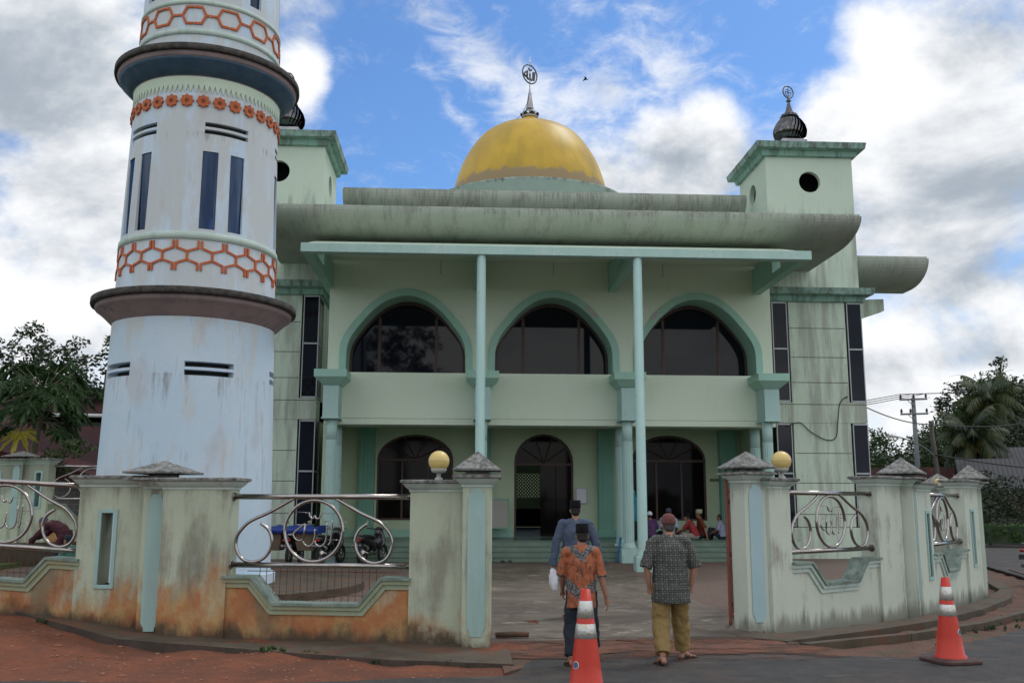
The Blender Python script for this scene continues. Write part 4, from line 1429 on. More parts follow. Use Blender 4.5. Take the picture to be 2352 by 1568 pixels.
def cone(loc, label, sc=1., rz=0.):
    t = thing('traffic_cone', loc, label, 'traffic cone', 'traffic cones in front of the gate')
    L = Matrix.Translation(loc) @ Matrix.Rotation(rz, 4, 'Z') @ Matrix.Scale(sc, 4)
    H = .97
    rr = lambda z: .045+(.165-.045)*(1-(z-.05)/(H-.05))
    b = MB(L)
    oct_ = [(.28, -.20), (.28, .20), (.20, .28), (-.20, .28), (-.28, .20), (-.28, -.20), (-.20, -.28), (.20, -.28)]
    b.loft([[(x*k, y*k, z) for x, y in oct_] for k, z in ((.97, .0), (1, .01), (1, .035), (.9, .05), (.7, .055))])
    b.build('base', 'conebase', t)
    b = MB(L).lathe([(.185, .055), (.18, .075), (rr(.08), .09), (rr(.3), .3), (rr(.57), .57), (rr(.97), .97), (.034, .97), (.03, .9)], 0, 0, 48, True, False)
    b.build('body', 'cone', t)
    for z0, z1 in ((.53, .66), (.71, .865)):
        MB(L).lathe([(rr(z0)+.001, z0), (rr(z0)+.004, z0+.003), (rr(z1)+.004, z1-.003), (rr(z1)+.001, z1)], 0, 0, 48, True, False).build('reflective_band', 'refl', t)
    return t, L, rr


def sticker(t, L, rr, th, z=.30):
    for r_, mt, e in ((.034, 'white', .004), (.028, 'sticker', .006)):
        pts0, pts1 = [], []
        for i in range(20):
            a = i/20*2*PI
            u, v = r_*math.cos(a), r_*math.sin(a)
            zz = z+v
            for lst, d in ((pts0, .0), (pts1, e)):
                lst.append(((rr(zz)+d)*math.sin(th+u/rr(z)), -(rr(zz)+d)*math.cos(th+u/rr(z)), zz))
        MB(L).loft([pts0, pts1]).build('round_sticker', mt, t)


t, L, rr = cone((1.19, 9.17, -.004), 'orange cone with silver bands closest to the viewer, in front of the men')
sticker(t, L, rr, R(-52), .30)
t, L, rr = cone((5.59, 11.02, -.004), 'orange cone with silver bands on the road edge right of the gateway', .96, .2)
sticker(t, L, rr, R(28), .35)
# ------------------------------------------------------------------ PEOPLE
M['skin'] = mat('brown_skin', (.30, .15, .09), (.26, .12, .075), .5, 20, .55)
M['skin2'] = mat('light_brown_skin', (.38, .20, .13), (.33, .17, .11), .5, 20, .55)
M['hair'] = mat('black_hair', (.012, .010, .009), rough=.6)
M['greyhair'] = mat('greying_hair', (.07, .06, .055), (.02, .02, .02), .7, 40, .7)
M['blackcap'] = mat('black_velvet', (.006, .006, .007), rough=.85, spec=.2)
M['bluetunic'] = mat('slate_blue_cotton', (.07, .092, .145), (.055, .075, .12), .6, 4, .9, obj=True, bump=.004, bump_s=9)
M['cream'] = mat('cream_cotton', (.42, .40, .36), rough=.9)
M['navytrouser'] = mat('dark_navy_trousers', (.008, .012, .022), rough=.85)
M['khaki'] = mat('khaki_trousers', (.25, .165, .055), (.20, .13, .045), .6, 5, .8, obj=True, bump=.008, bump_s=7)
M['maroon_knit'] = mat('maroon_knitted_cap', (.17, .055, .05), (.10, .035, .035), .8, 60, .95, obj=True, bump=.004, bump_s=80)
M['white_knit'] = mat('white_knitted_cap', (.72, .76, .82), rough=.95)
M['purple'] = mat('purple_batik', (.075, .03, .11), (.11, .05, .12), .6, 12, .9, obj=True, speck=.5, speck_s=16, speck_col=(.25, .1, .25))
M['paleblue'] = mat('pale_blue_shirt', (.45, .54, .72), rough=.9)
M['redbatik'] = mat('red_batik', (.27, .02, .025), (.2, .015, .02), .6, 8, .85, obj=True, speck=.8, speck_s=22, speck_col=(.6, .35, .25))
M['brick'] = mat('brick_brown_shirt', (.16, .03, .018), (.12, .025, .015), .6, 14, .9, obj=True)
M['beige'] = mat('beige_trousers', (.26, .23, .19), rough=.9)
M['teal_c'] = mat('turquoise_cloth', (.03, .20, .25), (.05, .30, .36), .5, 2, .9, obj=True)
M['maroon_c'] = mat('dark_maroon_cloth', (.055, .012, .02), rough=.9)
M['slatecap'] = mat('slate_blue_cap', (.07, .08, .12), rough=.95)
M['sage'] = mat('sage_green_cloth', (.06, .16, .13), rough=.9)
M['lavender'] = mat('grey_lavender_shirt', (.24, .25, .36), rough=.9)
M['sandal'] = mat('brown_sandal_leather', (.045, .022, .015), rough=.6)
M['whitecloth'] = mat('white_cotton_cloth', (.72, .72, .78), rough=.9)


def batik_grey():
    def ex(q, P, col):
        x, y, z = q.sep(P)[:3]
        u = q.math('FRACT', q.math('MULTIPLY', x, 19.)); v = q.math('FRACT', q.math('MULTIPLY', z, 19.))
        a = q.math('ABSOLUTE', q.math('SUBTRACT', u, .5)); b = q.math('ABSOLUTE', q.math('SUBTRACT', v, .5))
        mn = q.math('MINIMUM', a, b); mxx = q.math('MAXIMUM', a, b)
        cross = q.math('MULTIPLY', q.ramp(mn, .06, .10, 1, 0), q.ramp(mxx, .30, .36, 1, 0))
        sq = q.math('MULTIPLY', q.ramp(mxx, .40, .43, 0, 1), 1.0)
        f = q.math('MAXIMUM', cross, q.math('MULTIPLY', sq, .55))
        col = q.mix(q.math('MULTIPLY', f, .75), col, (.20, .20, .175))
        return q.mix(q.ramp(q.noise(P, 45, 3), .5, .66, 0, .25), col, (.16, .16, .145))
    return mat('black_and_ivory_batik', (.018, .020, .020), (.03, .032, .03), .5, 30, .85, obj=True, extra=ex, bump=.006, bump_s=6)


def batik_orange():
    def ex(q, P, col):
        x, y, z = q.sep(P)[:3]
        w_ = q.noise(q.scale(P, (1, 1, .28)), 30, 3, .6, .4)
        col = q.mix(q.ramp(w_, .53, .60, 0, .8), col, (.10, .045, .035))
        col = q.mix(q.ramp(q.noise(P, 70, 2), .56, .66, 0, .5), col, (.50, .24, .14))
        ax = q.math('ABSOLUTE', q.math('ADD', x, q.math('MULTIPLY', q.math('SUBTRACT', q.noise(P, 14, 2), .5), .03)))
        tot = None
        for z0, sl, hw in ((1.16, 1.05, .045), (.74, .85, .06)):
            lim = q.math('MINIMUM', q.math('MULTIPLY', ax, sl), .17)
            d = q.math('ABSOLUTE', q.math('SUBTRACT', q.math('SUBTRACT', z, z0), lim))
            m_ = q.ramp(d, hw, hw+.012, 1, 0)
            tot = m_ if tot is None else q.math('MAXIMUM', tot, m_)
        g = q.mix(q.ramp(q.noise(P, 55, 3), .42, .58), (.035, .035, .035), (.17, .165, .16))
        return q.mix(tot, col, g)
    return mat('orange_batik_with_grey_chevrons', (.34, .095, .036), (.27, .07, .026), .6, 9, .85, obj=True, extra=ex, bump=.006, bump_s=6)


M['bgrey'] = batik_grey()
M['borange'] = batik_orange()
wr_tex = bpy.data.textures.new('folds', 'CLOUDS'); wr_tex.noise_scale = .10; wr_tex.noise_depth = 2


def soften(o, vox, it=4, disp=0.):
    r = o.modifiers.new('remesh', 'REMESH'); r.mode = 'VOXEL'; r.voxel_size = vox; r.use_smooth_shade = True
    s_ = o.modifiers.new('smooth', 'SMOOTH'); s_.factor = .6; s_.iterations = it
    if disp:
        d = o.modifiers.new('folds', 'DISPLACE'); d.texture = wr_tex; d.strength = disp; d.mid_level = .5; d.texture_coords = 'LOCAL'


def V(*a): return Vector(a)


def hand(mb, wr, d, w, nn, s, curl):
    d = d.normalized(); w = (w-d*w.dot(d)).normalized(); nn = nn.normalized()
    mb.tube([wr-d*.02*s, wr+d*.02*s, wr+d*.055*s, wr+d*.09*s], [(.022*s, .018*s), (.026*s, .018*s), (.036*s, .015*s), (.034*s, .012*s)] if True else 0, 10)
    for i, L in enumerate((.070, .078, .072, .056)):
        p = wr+d*(.085*s)+w*((.028-.0185*i)*s)
        pts = [p-d*.012*s, p]; dd = d.copy()
        for k, fr in enumerate((.45, .31, .24)):
            ang = curl*(1+.12*i)
            dd = (dd*math.cos(ang)+nn*math.sin(ang)).normalized()
            # keep nn roughly perpendicular to the new direction
            pts.append(pts[-1]+dd*L*fr*s*1.1)
        mb.tube(pts, [.0088*s, .0088*s, .0082*s, .0075*s, .006*s], 8)
    p = wr+d*.025*s+w*.026*s
    t1 = (d*.75+w*.65+nn*.2).normalized(); t2 = (d*.95+w*.15+nn*.35).normalized()
    mb.tube([p, p+t1*.036*s, p+t1*.036*s+t2*.030*s, p+t1*.036*s+t2*.052*s], [.012*s, .0105*s, .0095*s, .007*s], 8)


def person(label, loc, rz, s, J, shirt, trous, skin='skin', hat=None, hair='hair', sleeve='short', vox=.008, group=None, hem=.66, slv=1., robe=None, feet=True, tw=(.19, .125), hijab=None, torso=None, curl=.28, legw=(.105, .095, .085)):
    t = thing('person', loc, label, 'person', group, rz)
    s0 = s
    T = Matrix.Translation(loc)          # geometry is built in the un-rotated local frame of the root
    T = Matrix.Translation(WL[t.name]) @ Matrix.Scale(s, 4)
    D = dict(pel=V(0, 0, .92), wa=V(0, 0, 1.08), ch=V(0, 0, 1.27), nk=V(0, 0, 1.44), hd=V(0, .02, 1.585),
             shR=V(.18, 0, 1.39), elR=V(.235, -.01, 1.12), wrR=V(.245, .06, .87), shL=V(-.18, 0, 1.39), elL=V(-.235, -.01, 1.12), wrL=V(-.245, .06, .87),
             hpR=V(.09, 0, .90), knR=V(.10, .02, .49), anR=V(.10, -.02, .085), hpL=V(-.09, 0, .90), knL=V(-.10, .02, .49), anL=V(-.10, -.02, .085),
             ftR=V(.25, 1, 0), ftL=V(-.25, 1, 0))
    for k, v in J.items(): D[k] = V(*v)
    g = lambda k: D[k]
    b = MB(T)
    hd = g('hd')
    up = (hd-g('nk')).normalized()
    b.ball(hd+V(0, 0, .012), (.074, .093, .105), 18, 14)
    b.ball(hd+V(0, .035, -.055), (.054, .058, .062), 14, 10)
    b.tube([g('nk')-up*.06, g('nk')+up*.02, hd-V(0, .01, .03)], [.062, .054, .055], 14)
    b.tube([hd+V(0, .082, .015), hd+V(0, .107, -.022), hd+V(0, .09, -.03)], [.008, .014, .010], 6)
    for q in (-1, 1):
        b.ball(hd+V(q*.077, -.003, -.008), (.010, .020, .030), 8, 6)
        b.ball(hd+V(q*.022, .088, -.062), (.018, .010, .006), 8, 5)
    b.tube([g('pel'), g('wa'), g('ch'), g('nk')-V(0, 0, .03)], [(.14, .09), (.13, .09), (.15, .10), (.09, .07)], 14)
    for q in 'RL':
        x = 1 if q == 'R' else -1
        b.tube([g('sh'+q), (g('sh'+q)+g('el'+q))/2, g('el'+q)], [.052, .047, .040], 12)
        b.ball(g('el'+q), .040, 10, 8)
        b.tube([g('el'+q), g('el'+q)*.6+g('wr'+q)*.4, g('wr'+q)], [.040, .038, .027], 12)
        b.tube([g('nk')-V(0, 0, .06), g('sh'+q)], [.07, .055], 10)
        d = (g('wr'+q)-g('el'+q)).normalized()
        wv = V(0, 1, 0) if abs(d.y) < .8 else V(-x*.7, 0, .7)
        nn = V(-x, 0, 0) if abs(d.y) < .8 else V(0, 0, -1)
        hand(b, g('wr'+q), d, wv, nn, 1.08, curl)
        b.tube([g('hp'+q), g('kn'+q)], [.085, .055], 12); b.ball(g('kn'+q), .055, 10, 8)
        b.tube([g('kn'+q), g('kn'+q)*.65+g('an'+q)*.35, g('an'+q)], [.053, .055, .034], 12)
        f = g('ft'+q).normalized(); a = g('an'+q)
        dn = V(0, 0, -1) if abs(f.z) < .5 else V(0, 1, 0)*-1
        if feet:
            b.ball(a+dn*.045-f*.025, (.033, .033, .036), 10, 8)
            b.tube([a-f*.01, a+f*.055+dn*.03, a+f*.12+dn*.052, a+f*.18+dn*.058], [(.034, .034), (.038, .030), (.042, .02), (.034, .013)], 12)
            side = f.cross(V(0, 0, 1)).normalized() if abs(f.z) < .9 else V(1, 0, 0)
            for k in range(5):
                p = a+f*(.168-.008*abs(k-1))+dn*.062+side*((k-2)*.016)
                b.tube([p, p+f*(.040-.004*k)], [.0095, .007], 6)
    bo = b.build('body', skin, t); soften(bo, vox, 2)
    e = MB(T)
    for q in (-1, 1): e.ball(hd+V(q*.031, .083, .012), (.011, .008, .007), 8, 6)
    e.build('eyes', 'hair', t)
    if hair and not hijab:
        h = MB(T).ball(hd+V(0, -.016, .026), (.081, .088, .100), 16, 12)
        h.ball(hd+V(0, -.045, -.03), (.066, .055, .060), 12, 8)
        ho = h.build('hair', hair, t); soften(ho, .01, 2)
    if hijab:
        h = MB(T).ball(hd+V(0, -.015, .0), (.095, .105, .125), 16, 12)
        h.tube([hd+V(0, -.02, -.02), g('nk')+V(0, 0, -.02), g('ch')], [(.09, .09), (.12, .10), (.23, .17)], 16)
        ho = h.build('headscarf', hijab, t); soften(ho, .015, 3)
    if hat:
        kind, mt = hat
        h = MB(T)
        if kind == 'peci':
            h.loft([[(hd.x+rx*math.cos(k/28*2*PI), hd.y-.008+ry*math.sin(k/28*2*PI), hd.z+z) for k in range(28)] for rx, ry, z in ((.083, .102, .035), (.085, .104, .04), (.080, .102, .148), (.074, .096, .155))], True)
            h.build('peci_cap', mt, t)
        else:
            h.loft([[(hd.x+rx*math.cos(k/28*2*PI), hd.y-.012+ry*math.sin(k/28*2*PI), hd.z+z) for k in range(28)] for rx, ry, z in ((.085, .101, .018), (.087, .103, .024), (.086, .102, .06), (.076, .09, .098), (.052, .062, .126), (.02, .025, .138))], True)
            h.build('knitted_cap', mt, t)
    # shirt
    c = MB(T)
    a, bb = tw
    if torso: c.tube([V(*p) for p, _ in torso], [r for _, r in torso], 20)
    else:
        hm = hem
        hx = g('pel').x*.4
        pts = [V(hx, -.005, hm), V(hx, -.008, (hm+1.0)/2), g('wa'), g('ch'), g('nk')-V(0, 0, .085), g('nk')-V(0, 0, .03)]
        c.tube(pts, [(a*1.10, bb*1.28), (a*1.05, bb*1.25), (a*.98, bb*1.1), (a*1.02, bb*1.12), (a*.86, bb*.85), (.085, .085)], 24)
    for q in 'RL':
        x = 1 if q == 'R' else -1
        S_, E_, W_ = g('sh'+q), g('el'+q), g('wr'+q)
        c.tube([g('nk')-V(0, 0, .05), S_+V(0, 0, -.005)], [.082, .072], 14)
        c.ball(S_+V(-x*.01, 0, -.012), .072, 14, 10)
        if sleeve == 'short':
            E2 = S_+(E_-S_)*1.02
            c.tube([S_, (S_+E2)/2+V(x*.008, 0, 0), E2+V(x*.010, 0, 0)], [.068*slv, .070*slv, .074*slv], 16)
        else:
            c.tube([S_, (S_+E_)/2, E_, (E_*.5+W_*.5), W_*.96+E_*.04], [.070, .068, .064, .064, .070], 16)
    c.lathe([(.066, g('nk').z-.06), (.060, g('nk').z+.0), (.058, g('nk').z+.03), (.05, g('nk').z+.028)], g('nk').x, g('nk').y, 20) if not torso else None
    so_ = c.build('shirt' if sleeve == 'short' else 'tunic', shirt, t); soften(so_, max(vox*1.1, .009), 3, .034)
    # trousers
    c = MB(T)
    c.tube([g('pel')+V(0, 0, .12), g('pel'), (g('hpR')+g('hpL'))/2-V(0, 0, .05)], [(a*.80, bb*.95), (a*.88, bb*1.05), (a*.8, bb*.95)], 20)
    for q in 'RL':
        k1 = g('an'+q)+(g('kn'+q)-g('an'+q)).normalized()*.035
        w1, w2_, w3_ = legw
        c.tube([g('hp'+q), (g('hp'+q)+g('kn'+q))/2, g('kn'+q), (g('kn'+q)+k1)/2, k1], [w1, (w1+w2_)/2, w2_, (w2_+w3_)/2, w3_], 16)
        c.ball(g('kn'+q), w2_, 12, 8)
    if robe: c.tube([V(*p) for p, _ in robe], [r for _, r in robe], 20)
    to = c.build('trousers' if not robe else 'skirt', trous, t); soften(to, max(vox*1.1, .009), 4, .036)
    if feet:
        for q in 'RL':
            f = g('ft'+q).normalized(); an = g('an'+q)
            dn = V(0, 0, -1) if abs(f.z) < .5 else V(0, -1, 0)
            side = f.cross(dn).normalized()
            sd2 = MB(T)
            out = [(-.075, .030), (-.05, .037), (.0, .034), (.07, .038), (.15, .046), (.20, .040), (.225, .02)]
            pl = [an+f*u+side*w_ for u, w_ in out]+[an+f*u-side*w_ for u, w_ in reversed(out)]
            sd2.loft([[tuple(p+dn*.083) for p in pl], [tuple(p+dn*.068) for p in pl]])
            for s2 in (-1, 1):
                sd2.tube([an+f*.03+side*s2*.040+dn*.07, an+f*.075+side*s2*.030+dn*.028, an+f*.09+dn*.014], [.008, .008, .008], 5)
                sd2.tube([an+f*.09+dn*.014, an+f*.13+side*s2*.02+dn*.03, an+f*.14+side*s2*.047+dn*.07], [.008, .008, .008], 5)
            sd2.build('sandal', 'sandal', t)
    return t


# three men walking in through the gate, backs to the viewer
person('man in long slate blue tunic and black cap, holding a white cloth', (1.84, 15.3, .006), R(0), 1.035,
       dict(shR=(.20, 0, 1.39), shL=(-.20, 0, 1.39), elR=(.30, -.02, 1.10), wrR=(.37, .02, .77), elL=(-.30, -.02, 1.10), wrL=(-.36, -.03, .75),
            knR=(.10, .10, .50), anR=(.10, .16, .09), knL=(-.10, .0, .49), anL=(-.11, -.12, .10)), 'bluetunic', 'cream', 'skin2', ('peci', 'blackcap'), 'hair', 'long', .008, 'men walking in through the gate', hem=.50, tw=(.205, .14), legw=(.10, .09, .085))
person('man in orange batik shirt with grey chevrons and black cap behind the nearest cone', (1.375, 10.95, -.004), R(-4), .885,
       dict(hd=(.02, .03, 1.58), shR=(.19, 0, 1.39), shL=(-.19, 0, 1.39), elR=(.25, -.05, 1.08), wrR=(.31, -.04, .83), elL=(-.235, .03, 1.09), wrL=(-.23, .17, .90),
            hpR=(.09, 0, .90), knR=(.12, -.02, .50), anR=(.16, .20, .19), ftR=(.2, .8, -.3), knL=(-.13, .02, .48), anL=(-.14, -.12, .09)), 'borange', 'navytrouser', 'skin', ('peci', 'blackcap'), 'hair', 'short', .0075, 'men walking in through the gate', hem=.70, tw=(.18, .125), slv=.86)
person('man in black and ivory patterned shirt, khaki trousers and maroon knitted cap', (2.42, 11.12, -.004), R(3), .965,
       dict(hd=(0, .03, 1.57), shR=(.20, 0, 1.38), shL=(-.20, 0, 1.38), elR=(.29, -.03, 1.08), wrR=(.255, .02, .87), elL=(-.29, -.03, 1.08), wrL=(-.255, .02, .87),
            hpR=(.10, 0, .90), knR=(.14, .12, .50), anR=(.19, .20, .085), ftR=(.85, .5, 0), hpL=(-.10, 0, .9), knL=(-.13, 0, .48), anL=(-.17, -.22, .095), ftL=(-.2, 1, -.12)),
       'bgrey', 'khaki', 'skin2', ('kufi', 'maroon_knit'), 'greyhair', 'short', .0075, 'men walking in through the gate', hem=.68, tw=(.21, .145), legw=(.122, .105, .088), curl=.75)
cl = thing('cloth', (1.47, 15.25, .70), 'crumpled white cloth held in the left hand of the man in the blue tunic', 'cloth')
c = MB(Matrix.Translation((1.47, 15.25, 0)))
rings = []
for i in range(9):
    z = .76-i*.043; w_ = .02+.038*math.sin(min(1, i/5)*PI*.62)+.012*(i % 2)
    if i > 6: w_ *= .6
    rings.append([((w_*(1+.22*math.sin(5*a+i*1.1)))*math.cos(a)+.03*i/8, .55*w_*(1+.25*math.sin(3*a+i))*math.sin(a), z+.012*math.sin(4*a)) for a in [k/24*2*PI for k in range(24)]])
c.loft(rings, True)
c.build('folded_cloth', 'whitecloth', cl)

SIT = dict(pel=(0, 0, .12), wa=(0, .0, .30), ch=(0, .03, .47), nk=(0, .05, .64), hd=(0, .08, .78), shR=(.18, .03, .59), shL=(-.18, .03, .59), elR=(.24, .10, .36), wrR=(.18, .30, .26), elL=(-.24, .10, .36), wrL=(-.18, .30, .26),
           hpR=(.09, .02, .12), knR=(.30, .32, .16), anR=(.02, .40, .09), hpL=(-.09, .02, .12), knL=(-.30, .32, .16), anL=(-.02, .46, .09), ftR=(-1, .2, 0), ftL=(1, .2, 0))


def sit(label, x, y, rz, s, shirt, tr, hat, hair='hair', skin='skin', J=None, z=.6, sleeve='short'):
    d = dict(SIT)
    if J: d.update(J)
    g = lambda k: Vector(d[k])
    torso = [(d['pel'], (.19, .15)), (d['wa'], (.18, .135)), (d['ch'], (.19, .13)), (tuple(g('nk')-V(0, 0, .08)), (.15, .10)), (tuple(g('nk')-V(0, 0, .02)), (.075, .075))]
    return person(label, (x, y, z), rz, s, d, shirt, tr, skin, hat, hair, sleeve, .014, 'people sitting on the porch', torso=torso)


sit('person sitting on the porch in purple batik and white knitted cap, back to the viewer', 6.22, 31.35, R(10), 1.0, 'purple', 'navytrouser', ('kufi', 'white_knit'))
sit('person in pale blue shirt sitting on the porch, partly hidden by the maroon capped man', 6.86, 31.6, R(-20), 1.12, 'paleblue', 'navytrouser', ('kufi', 'slatecap'))
sit('person in bright red batik shirt and beige trousers sitting on the top step', 7.62, 31.1, R(62), 1.0, 'redbatik', 'beige', ('peci', 'blackcap'), J=dict(wa=(0, .04, .28), ch=(0, .12, .45), nk=(0, .20, .60), hd=(0, .27, .72), shR=(.18, .16, .56), shL=(-.18, .16, .56), elR=(.22, .30, .36), wrR=(.18, .48, .24), elL=(-.22, .32, .36), wrL=(-.16, .52, .28)))
sit('person in brick brown shirt and patterned cap sitting just behind the red batik shirt', 7.95, 31.55, R(75), 1.05, 'brick', 'navytrouser', ('peci', 'moulding'), J=dict(elL=(-.30, -.1, .36), wrL=(-.32, -.16, .10)), skin='skin')
sit('person in grey lavender shirt sitting at the top of the steps beside the red gate', 8.52, 31.2, R(60), .92, 'lavender', 'navytrouser', None, J=dict(knR=(.14, .36, .34), anR=(.12, .46, .0), knL=(-.12, .38, .36), anL=(-.1, .5, .0), ftR=(0, 1, -.2), ftL=(0, 1, -.2)))
person('person in turquoise headscarf and black skirt standing behind the columns on the porch', (5.68, 31.5, .6), R(20), .95, {}, 'teal_c', 'navytrouser', 'skin2', None, None, 'long', .014, hem=.62, hijab='teal_c', robe=[((0, 0, .9), (.17, .14)), ((0, 0, .5), (.19, .16)), ((0, 0, .06), (.22, .2))])
# two people washing behind the left wall
person('person in dark maroon clothes and slate cap bending forward behind the left railing', pol(146, 23.2, .28), R(80), .97,
       dict(pel=(0, -.12, .80), wa=(0, .0, .93), ch=(0, .16, 1.02), nk=(0, .32, 1.06), hd=(0, .45, 1.06), shR=(.18, .25, 1.02), shL=(-.18, .25, 1.02), elR=(.2, .45, .82), wrR=(.16, .68, .74), elL=(-.2, .42, .80), wrL=(-.14, .62, .66),
            hpR=(.09, -.12, .80), hpL=(-.09, -.12, .8), knR=(.12, .12, .5), anR=(.12, .05, .09), knL=(-.12, .02, .45), anL=(-.12, -.12, .09)),
       'maroon_c', 'maroon_c', 'skin', ('kufi', 'slatecap'), 'hair', 'long', .012,
       torso=[((0, -.12, .74), (.18, .15)), ((0, 0, .92), (.17, .14)), ((0, .16, 1.0), (.19, .13)), ((0, .28, 1.04), (.12, .1))])
sq = dict(SIT); sq.update(knR=(.16, .30, .40), anR=(.14, .18, .09), knL=(-.16, .30, .40), anL=(-.14, .18, .09), ftR=(.1, 1, 0), ftL=(-.1, 1, 0), pel=(0, -.08, .22), hpR=(.09, -.06, .22), hpL=(-.09, -.06, .22), hd=(0, .12, .76))
person('person in sage green shirt crouching beside the minaret behind the left wall', pol(172, 22.4, .28), R(70), .9, sq, 'sage', 'navytrouser', 'skin', ('kufi', 'navytrouser'), 'hair', 'long', .012,
       torso=[((0, -.08, .18), (.19, .16)), ((0, 0, .34), (.18, .14)), ((0, .04, .48), (.19, .13)), ((0, .05, .60), (.12, .09))])

# ------------------------------------------------------------------ small things by the porch
nb = thing('notice_board', (2.0-.62, 33.3, .6), 'green framed white notice board standing on the porch left of the door', 'notice board')
TN = Matrix.Translation((1.30, 33.4, .6))
p = MB(TN)
for x in (-.42, .38): p.box(x, x+.05, 0, .04, 0, 1.32)
p.box(-.369, .379, .002, .038, .30, .35).box(-.369, .379, .002, .038, 1.26, 1.31)
p.build('frame', 'teal_dark', nb)
MB(TN).box(-.365, .375, .012, .028, .352, 1.258).build('board', 'cream', nb)
ps = tag(MB().box(4.10, 4.50, 33.93, 33.96, 1.75, 2.30).build('poster_frame', 'alu', None, loc=(4.3, 33.94, 2.0)), 'small framed white notice on the porch wall right of the door', 'poster')
ps2 = MB().box(4.13, 4.47, 33.92, 33.929, 1.78, 2.27).build('paper', 'whitecloth', ps)
ps2.location = (0, 0, 0)
M['bluepl'] = mat('blue_plastic', (.04, .16, .33), rough=.5)
tag(MB(frame(4.78, 29.5, 0, 10)).plate([[(0, 0), (.06, 0), (.2, .75), (.12, .75)]], 0, .03).build('plank', 'bluepl', None, loc=(4.85, 29.5, 0)), 'blue board leaning on the plinth of the fluted column near the steps', 'board')
M['slipper'] = mat('dark_slipper_rubber', (.03, .032, .03), rough=.7)
M['slipper2'] = mat('teal_slipper_rubber', (.05, .16, .16), rough=.7)
slip = [(1.35, 29.55, 20, 0), (1.55, 29.6, -15, 0), (4.25, 29.5, 30, 0), (4.42, 29.45, -30, 1), (4.2, 29.3, 5, 1)]
lb = ['dark slipper at the foot of the steps nearest the left gate pillar', 'dark slipper turned inward at the foot of the steps by the left gate pillar', 'dark slipper on the concrete before the blue leaning board', 'teal slipper closest to the blue leaning board', 'teal slipper lying in front of the dark one near the leaning board']
for (x, y, a, k), l_ in zip(slip, lb):
    T = frame(x, y, .006, a)
    o = MB(T).loft([[(u, w_, z) for u, w_ in ((-.04, -.12), (.04, -.12), (.045, 0), (.055, .09), (.03, .14), (-.03, .14), (-.055, .09), (-.045, 0))] for z in (0, .025)]).build('slipper', ['slipper', 'slipper2'][k], None, loc=(x, y, 0))
    tag(o, l_, 'slipper', 'slippers left at the steps')
    o2 = MB(T).tube([(-.045, .02, .02), (0, .06, .065), (.045, .02, .02)], .012, 6).build('strap', ['slipper', 'slipper2'][k], o)
tag(MB(frame(.72, 13.05, .05, 6)).tube([(-.22, 0, 0), (0, .01, .004), (.22, 0, 0)], [.035, .04, .034], 8).build('log', 'apron', None, loc=(.72, 13.05, 0)), 'short mouldy timber lying beside the left gate pillar', 'log')
tag(MB().tube(spline([(2.05, 12.75, .015), (2.12, 12.68, .02), (2.25, 12.62, .016), (2.36, 12.5, .015)], 4), .008, 5).build('twig', 'rust', None, loc=(2.2, 12.6, 0)), 'thin dry twig lying on the concrete between the walking men', 'twig')
M['pebble'] = mat('pale_reddish_stones', (.22, .085, .045), (.30, .18, .12), .7, 9, .9)
# rain-washed stones and leaves on the soil: uncountable
random.seed(11)
mb = MB()
for i in range(900):
    if random.random() < .62:
        x = random.uniform(-7.5, .5); y = random.uniform(10.2, 13.2); z = dirt_z(x, y)
        if y > 12.0-(x+2.1)*.33+.0 - (.0): continue
    else:
        x = random.uniform(5, 11); y = random.uniform(11.5, 19); z = -.078
        if y < 11.35+(x-5.3)*.9 or y > 13.0+(x-6.1)*.95: continue
    r = random.uniform(.006, .02)*(1 if random.random() < .93 else 1.9)
    mb.ball((x, y, z+r*.2), (r*random.uniform(.8, 1.5), r*random.uniform(.8, 1.4), r*.6), 6, 4)
tag(mb.build('pebbles', 'pebble'), 'small pale stones scattered over the red soil', 'stones', kind='stuff')

# ------------------------------------------------------------------ motorcycles
M['bikeblack'] = mat('glossy_black_paint', (.012, .012, .014), rough=.22, coat=.5)
M['bikered'] = mat('red_bodywork', (.25, .015, .012), rough=.3)
M['redlens'] = mat('red_tail_lens', (.35, .01, .01), rough=.2)
M['mirror'] = mat('mirror_glass', (.9, .92, .95), rough=.02, metal=1.)
M['tarp'] = mat('blue_tarpaulin', (.010, .035, .22), (.015, .05, .30), .6, 6, .5, bump=.02, bump_s=7)
M['wicker'] = mat('woven_wicker', (.20, .15, .10), (.11, .085, .06), .8, 30, .9, bump=.01, bump_s=60)
M['plate'] = mat('black_plate', (.02, .02, .022), rough=.5)
M['letters'] = mat('white_lettering', (.7, .7, .7), rough=.6)


def text_mesh(s_, size):
    cu = bpy.data.curves.new('lettering', 'FONT'); cu.body = s_; cu.size = size; cu.align_x = 'CENTER'; cu.align_y = 'CENTER'; cu.extrude = .001
    o = bpy.data.objects.new('lettering', cu); COL.objects.link(o)
    dg = bpy.context.evaluated_depsgraph_get(); dg.update()
    me = bpy.data.meshes.new_from_object(o.evaluated_get(dg))
    vs = [tuple(v.co) for v in me.vertices]; fs = [tuple(p.vertices) for p in me.polygons]
    bpy.data.objects.remove(o); bpy.data.curves.remove(cu)
    return vs, fs


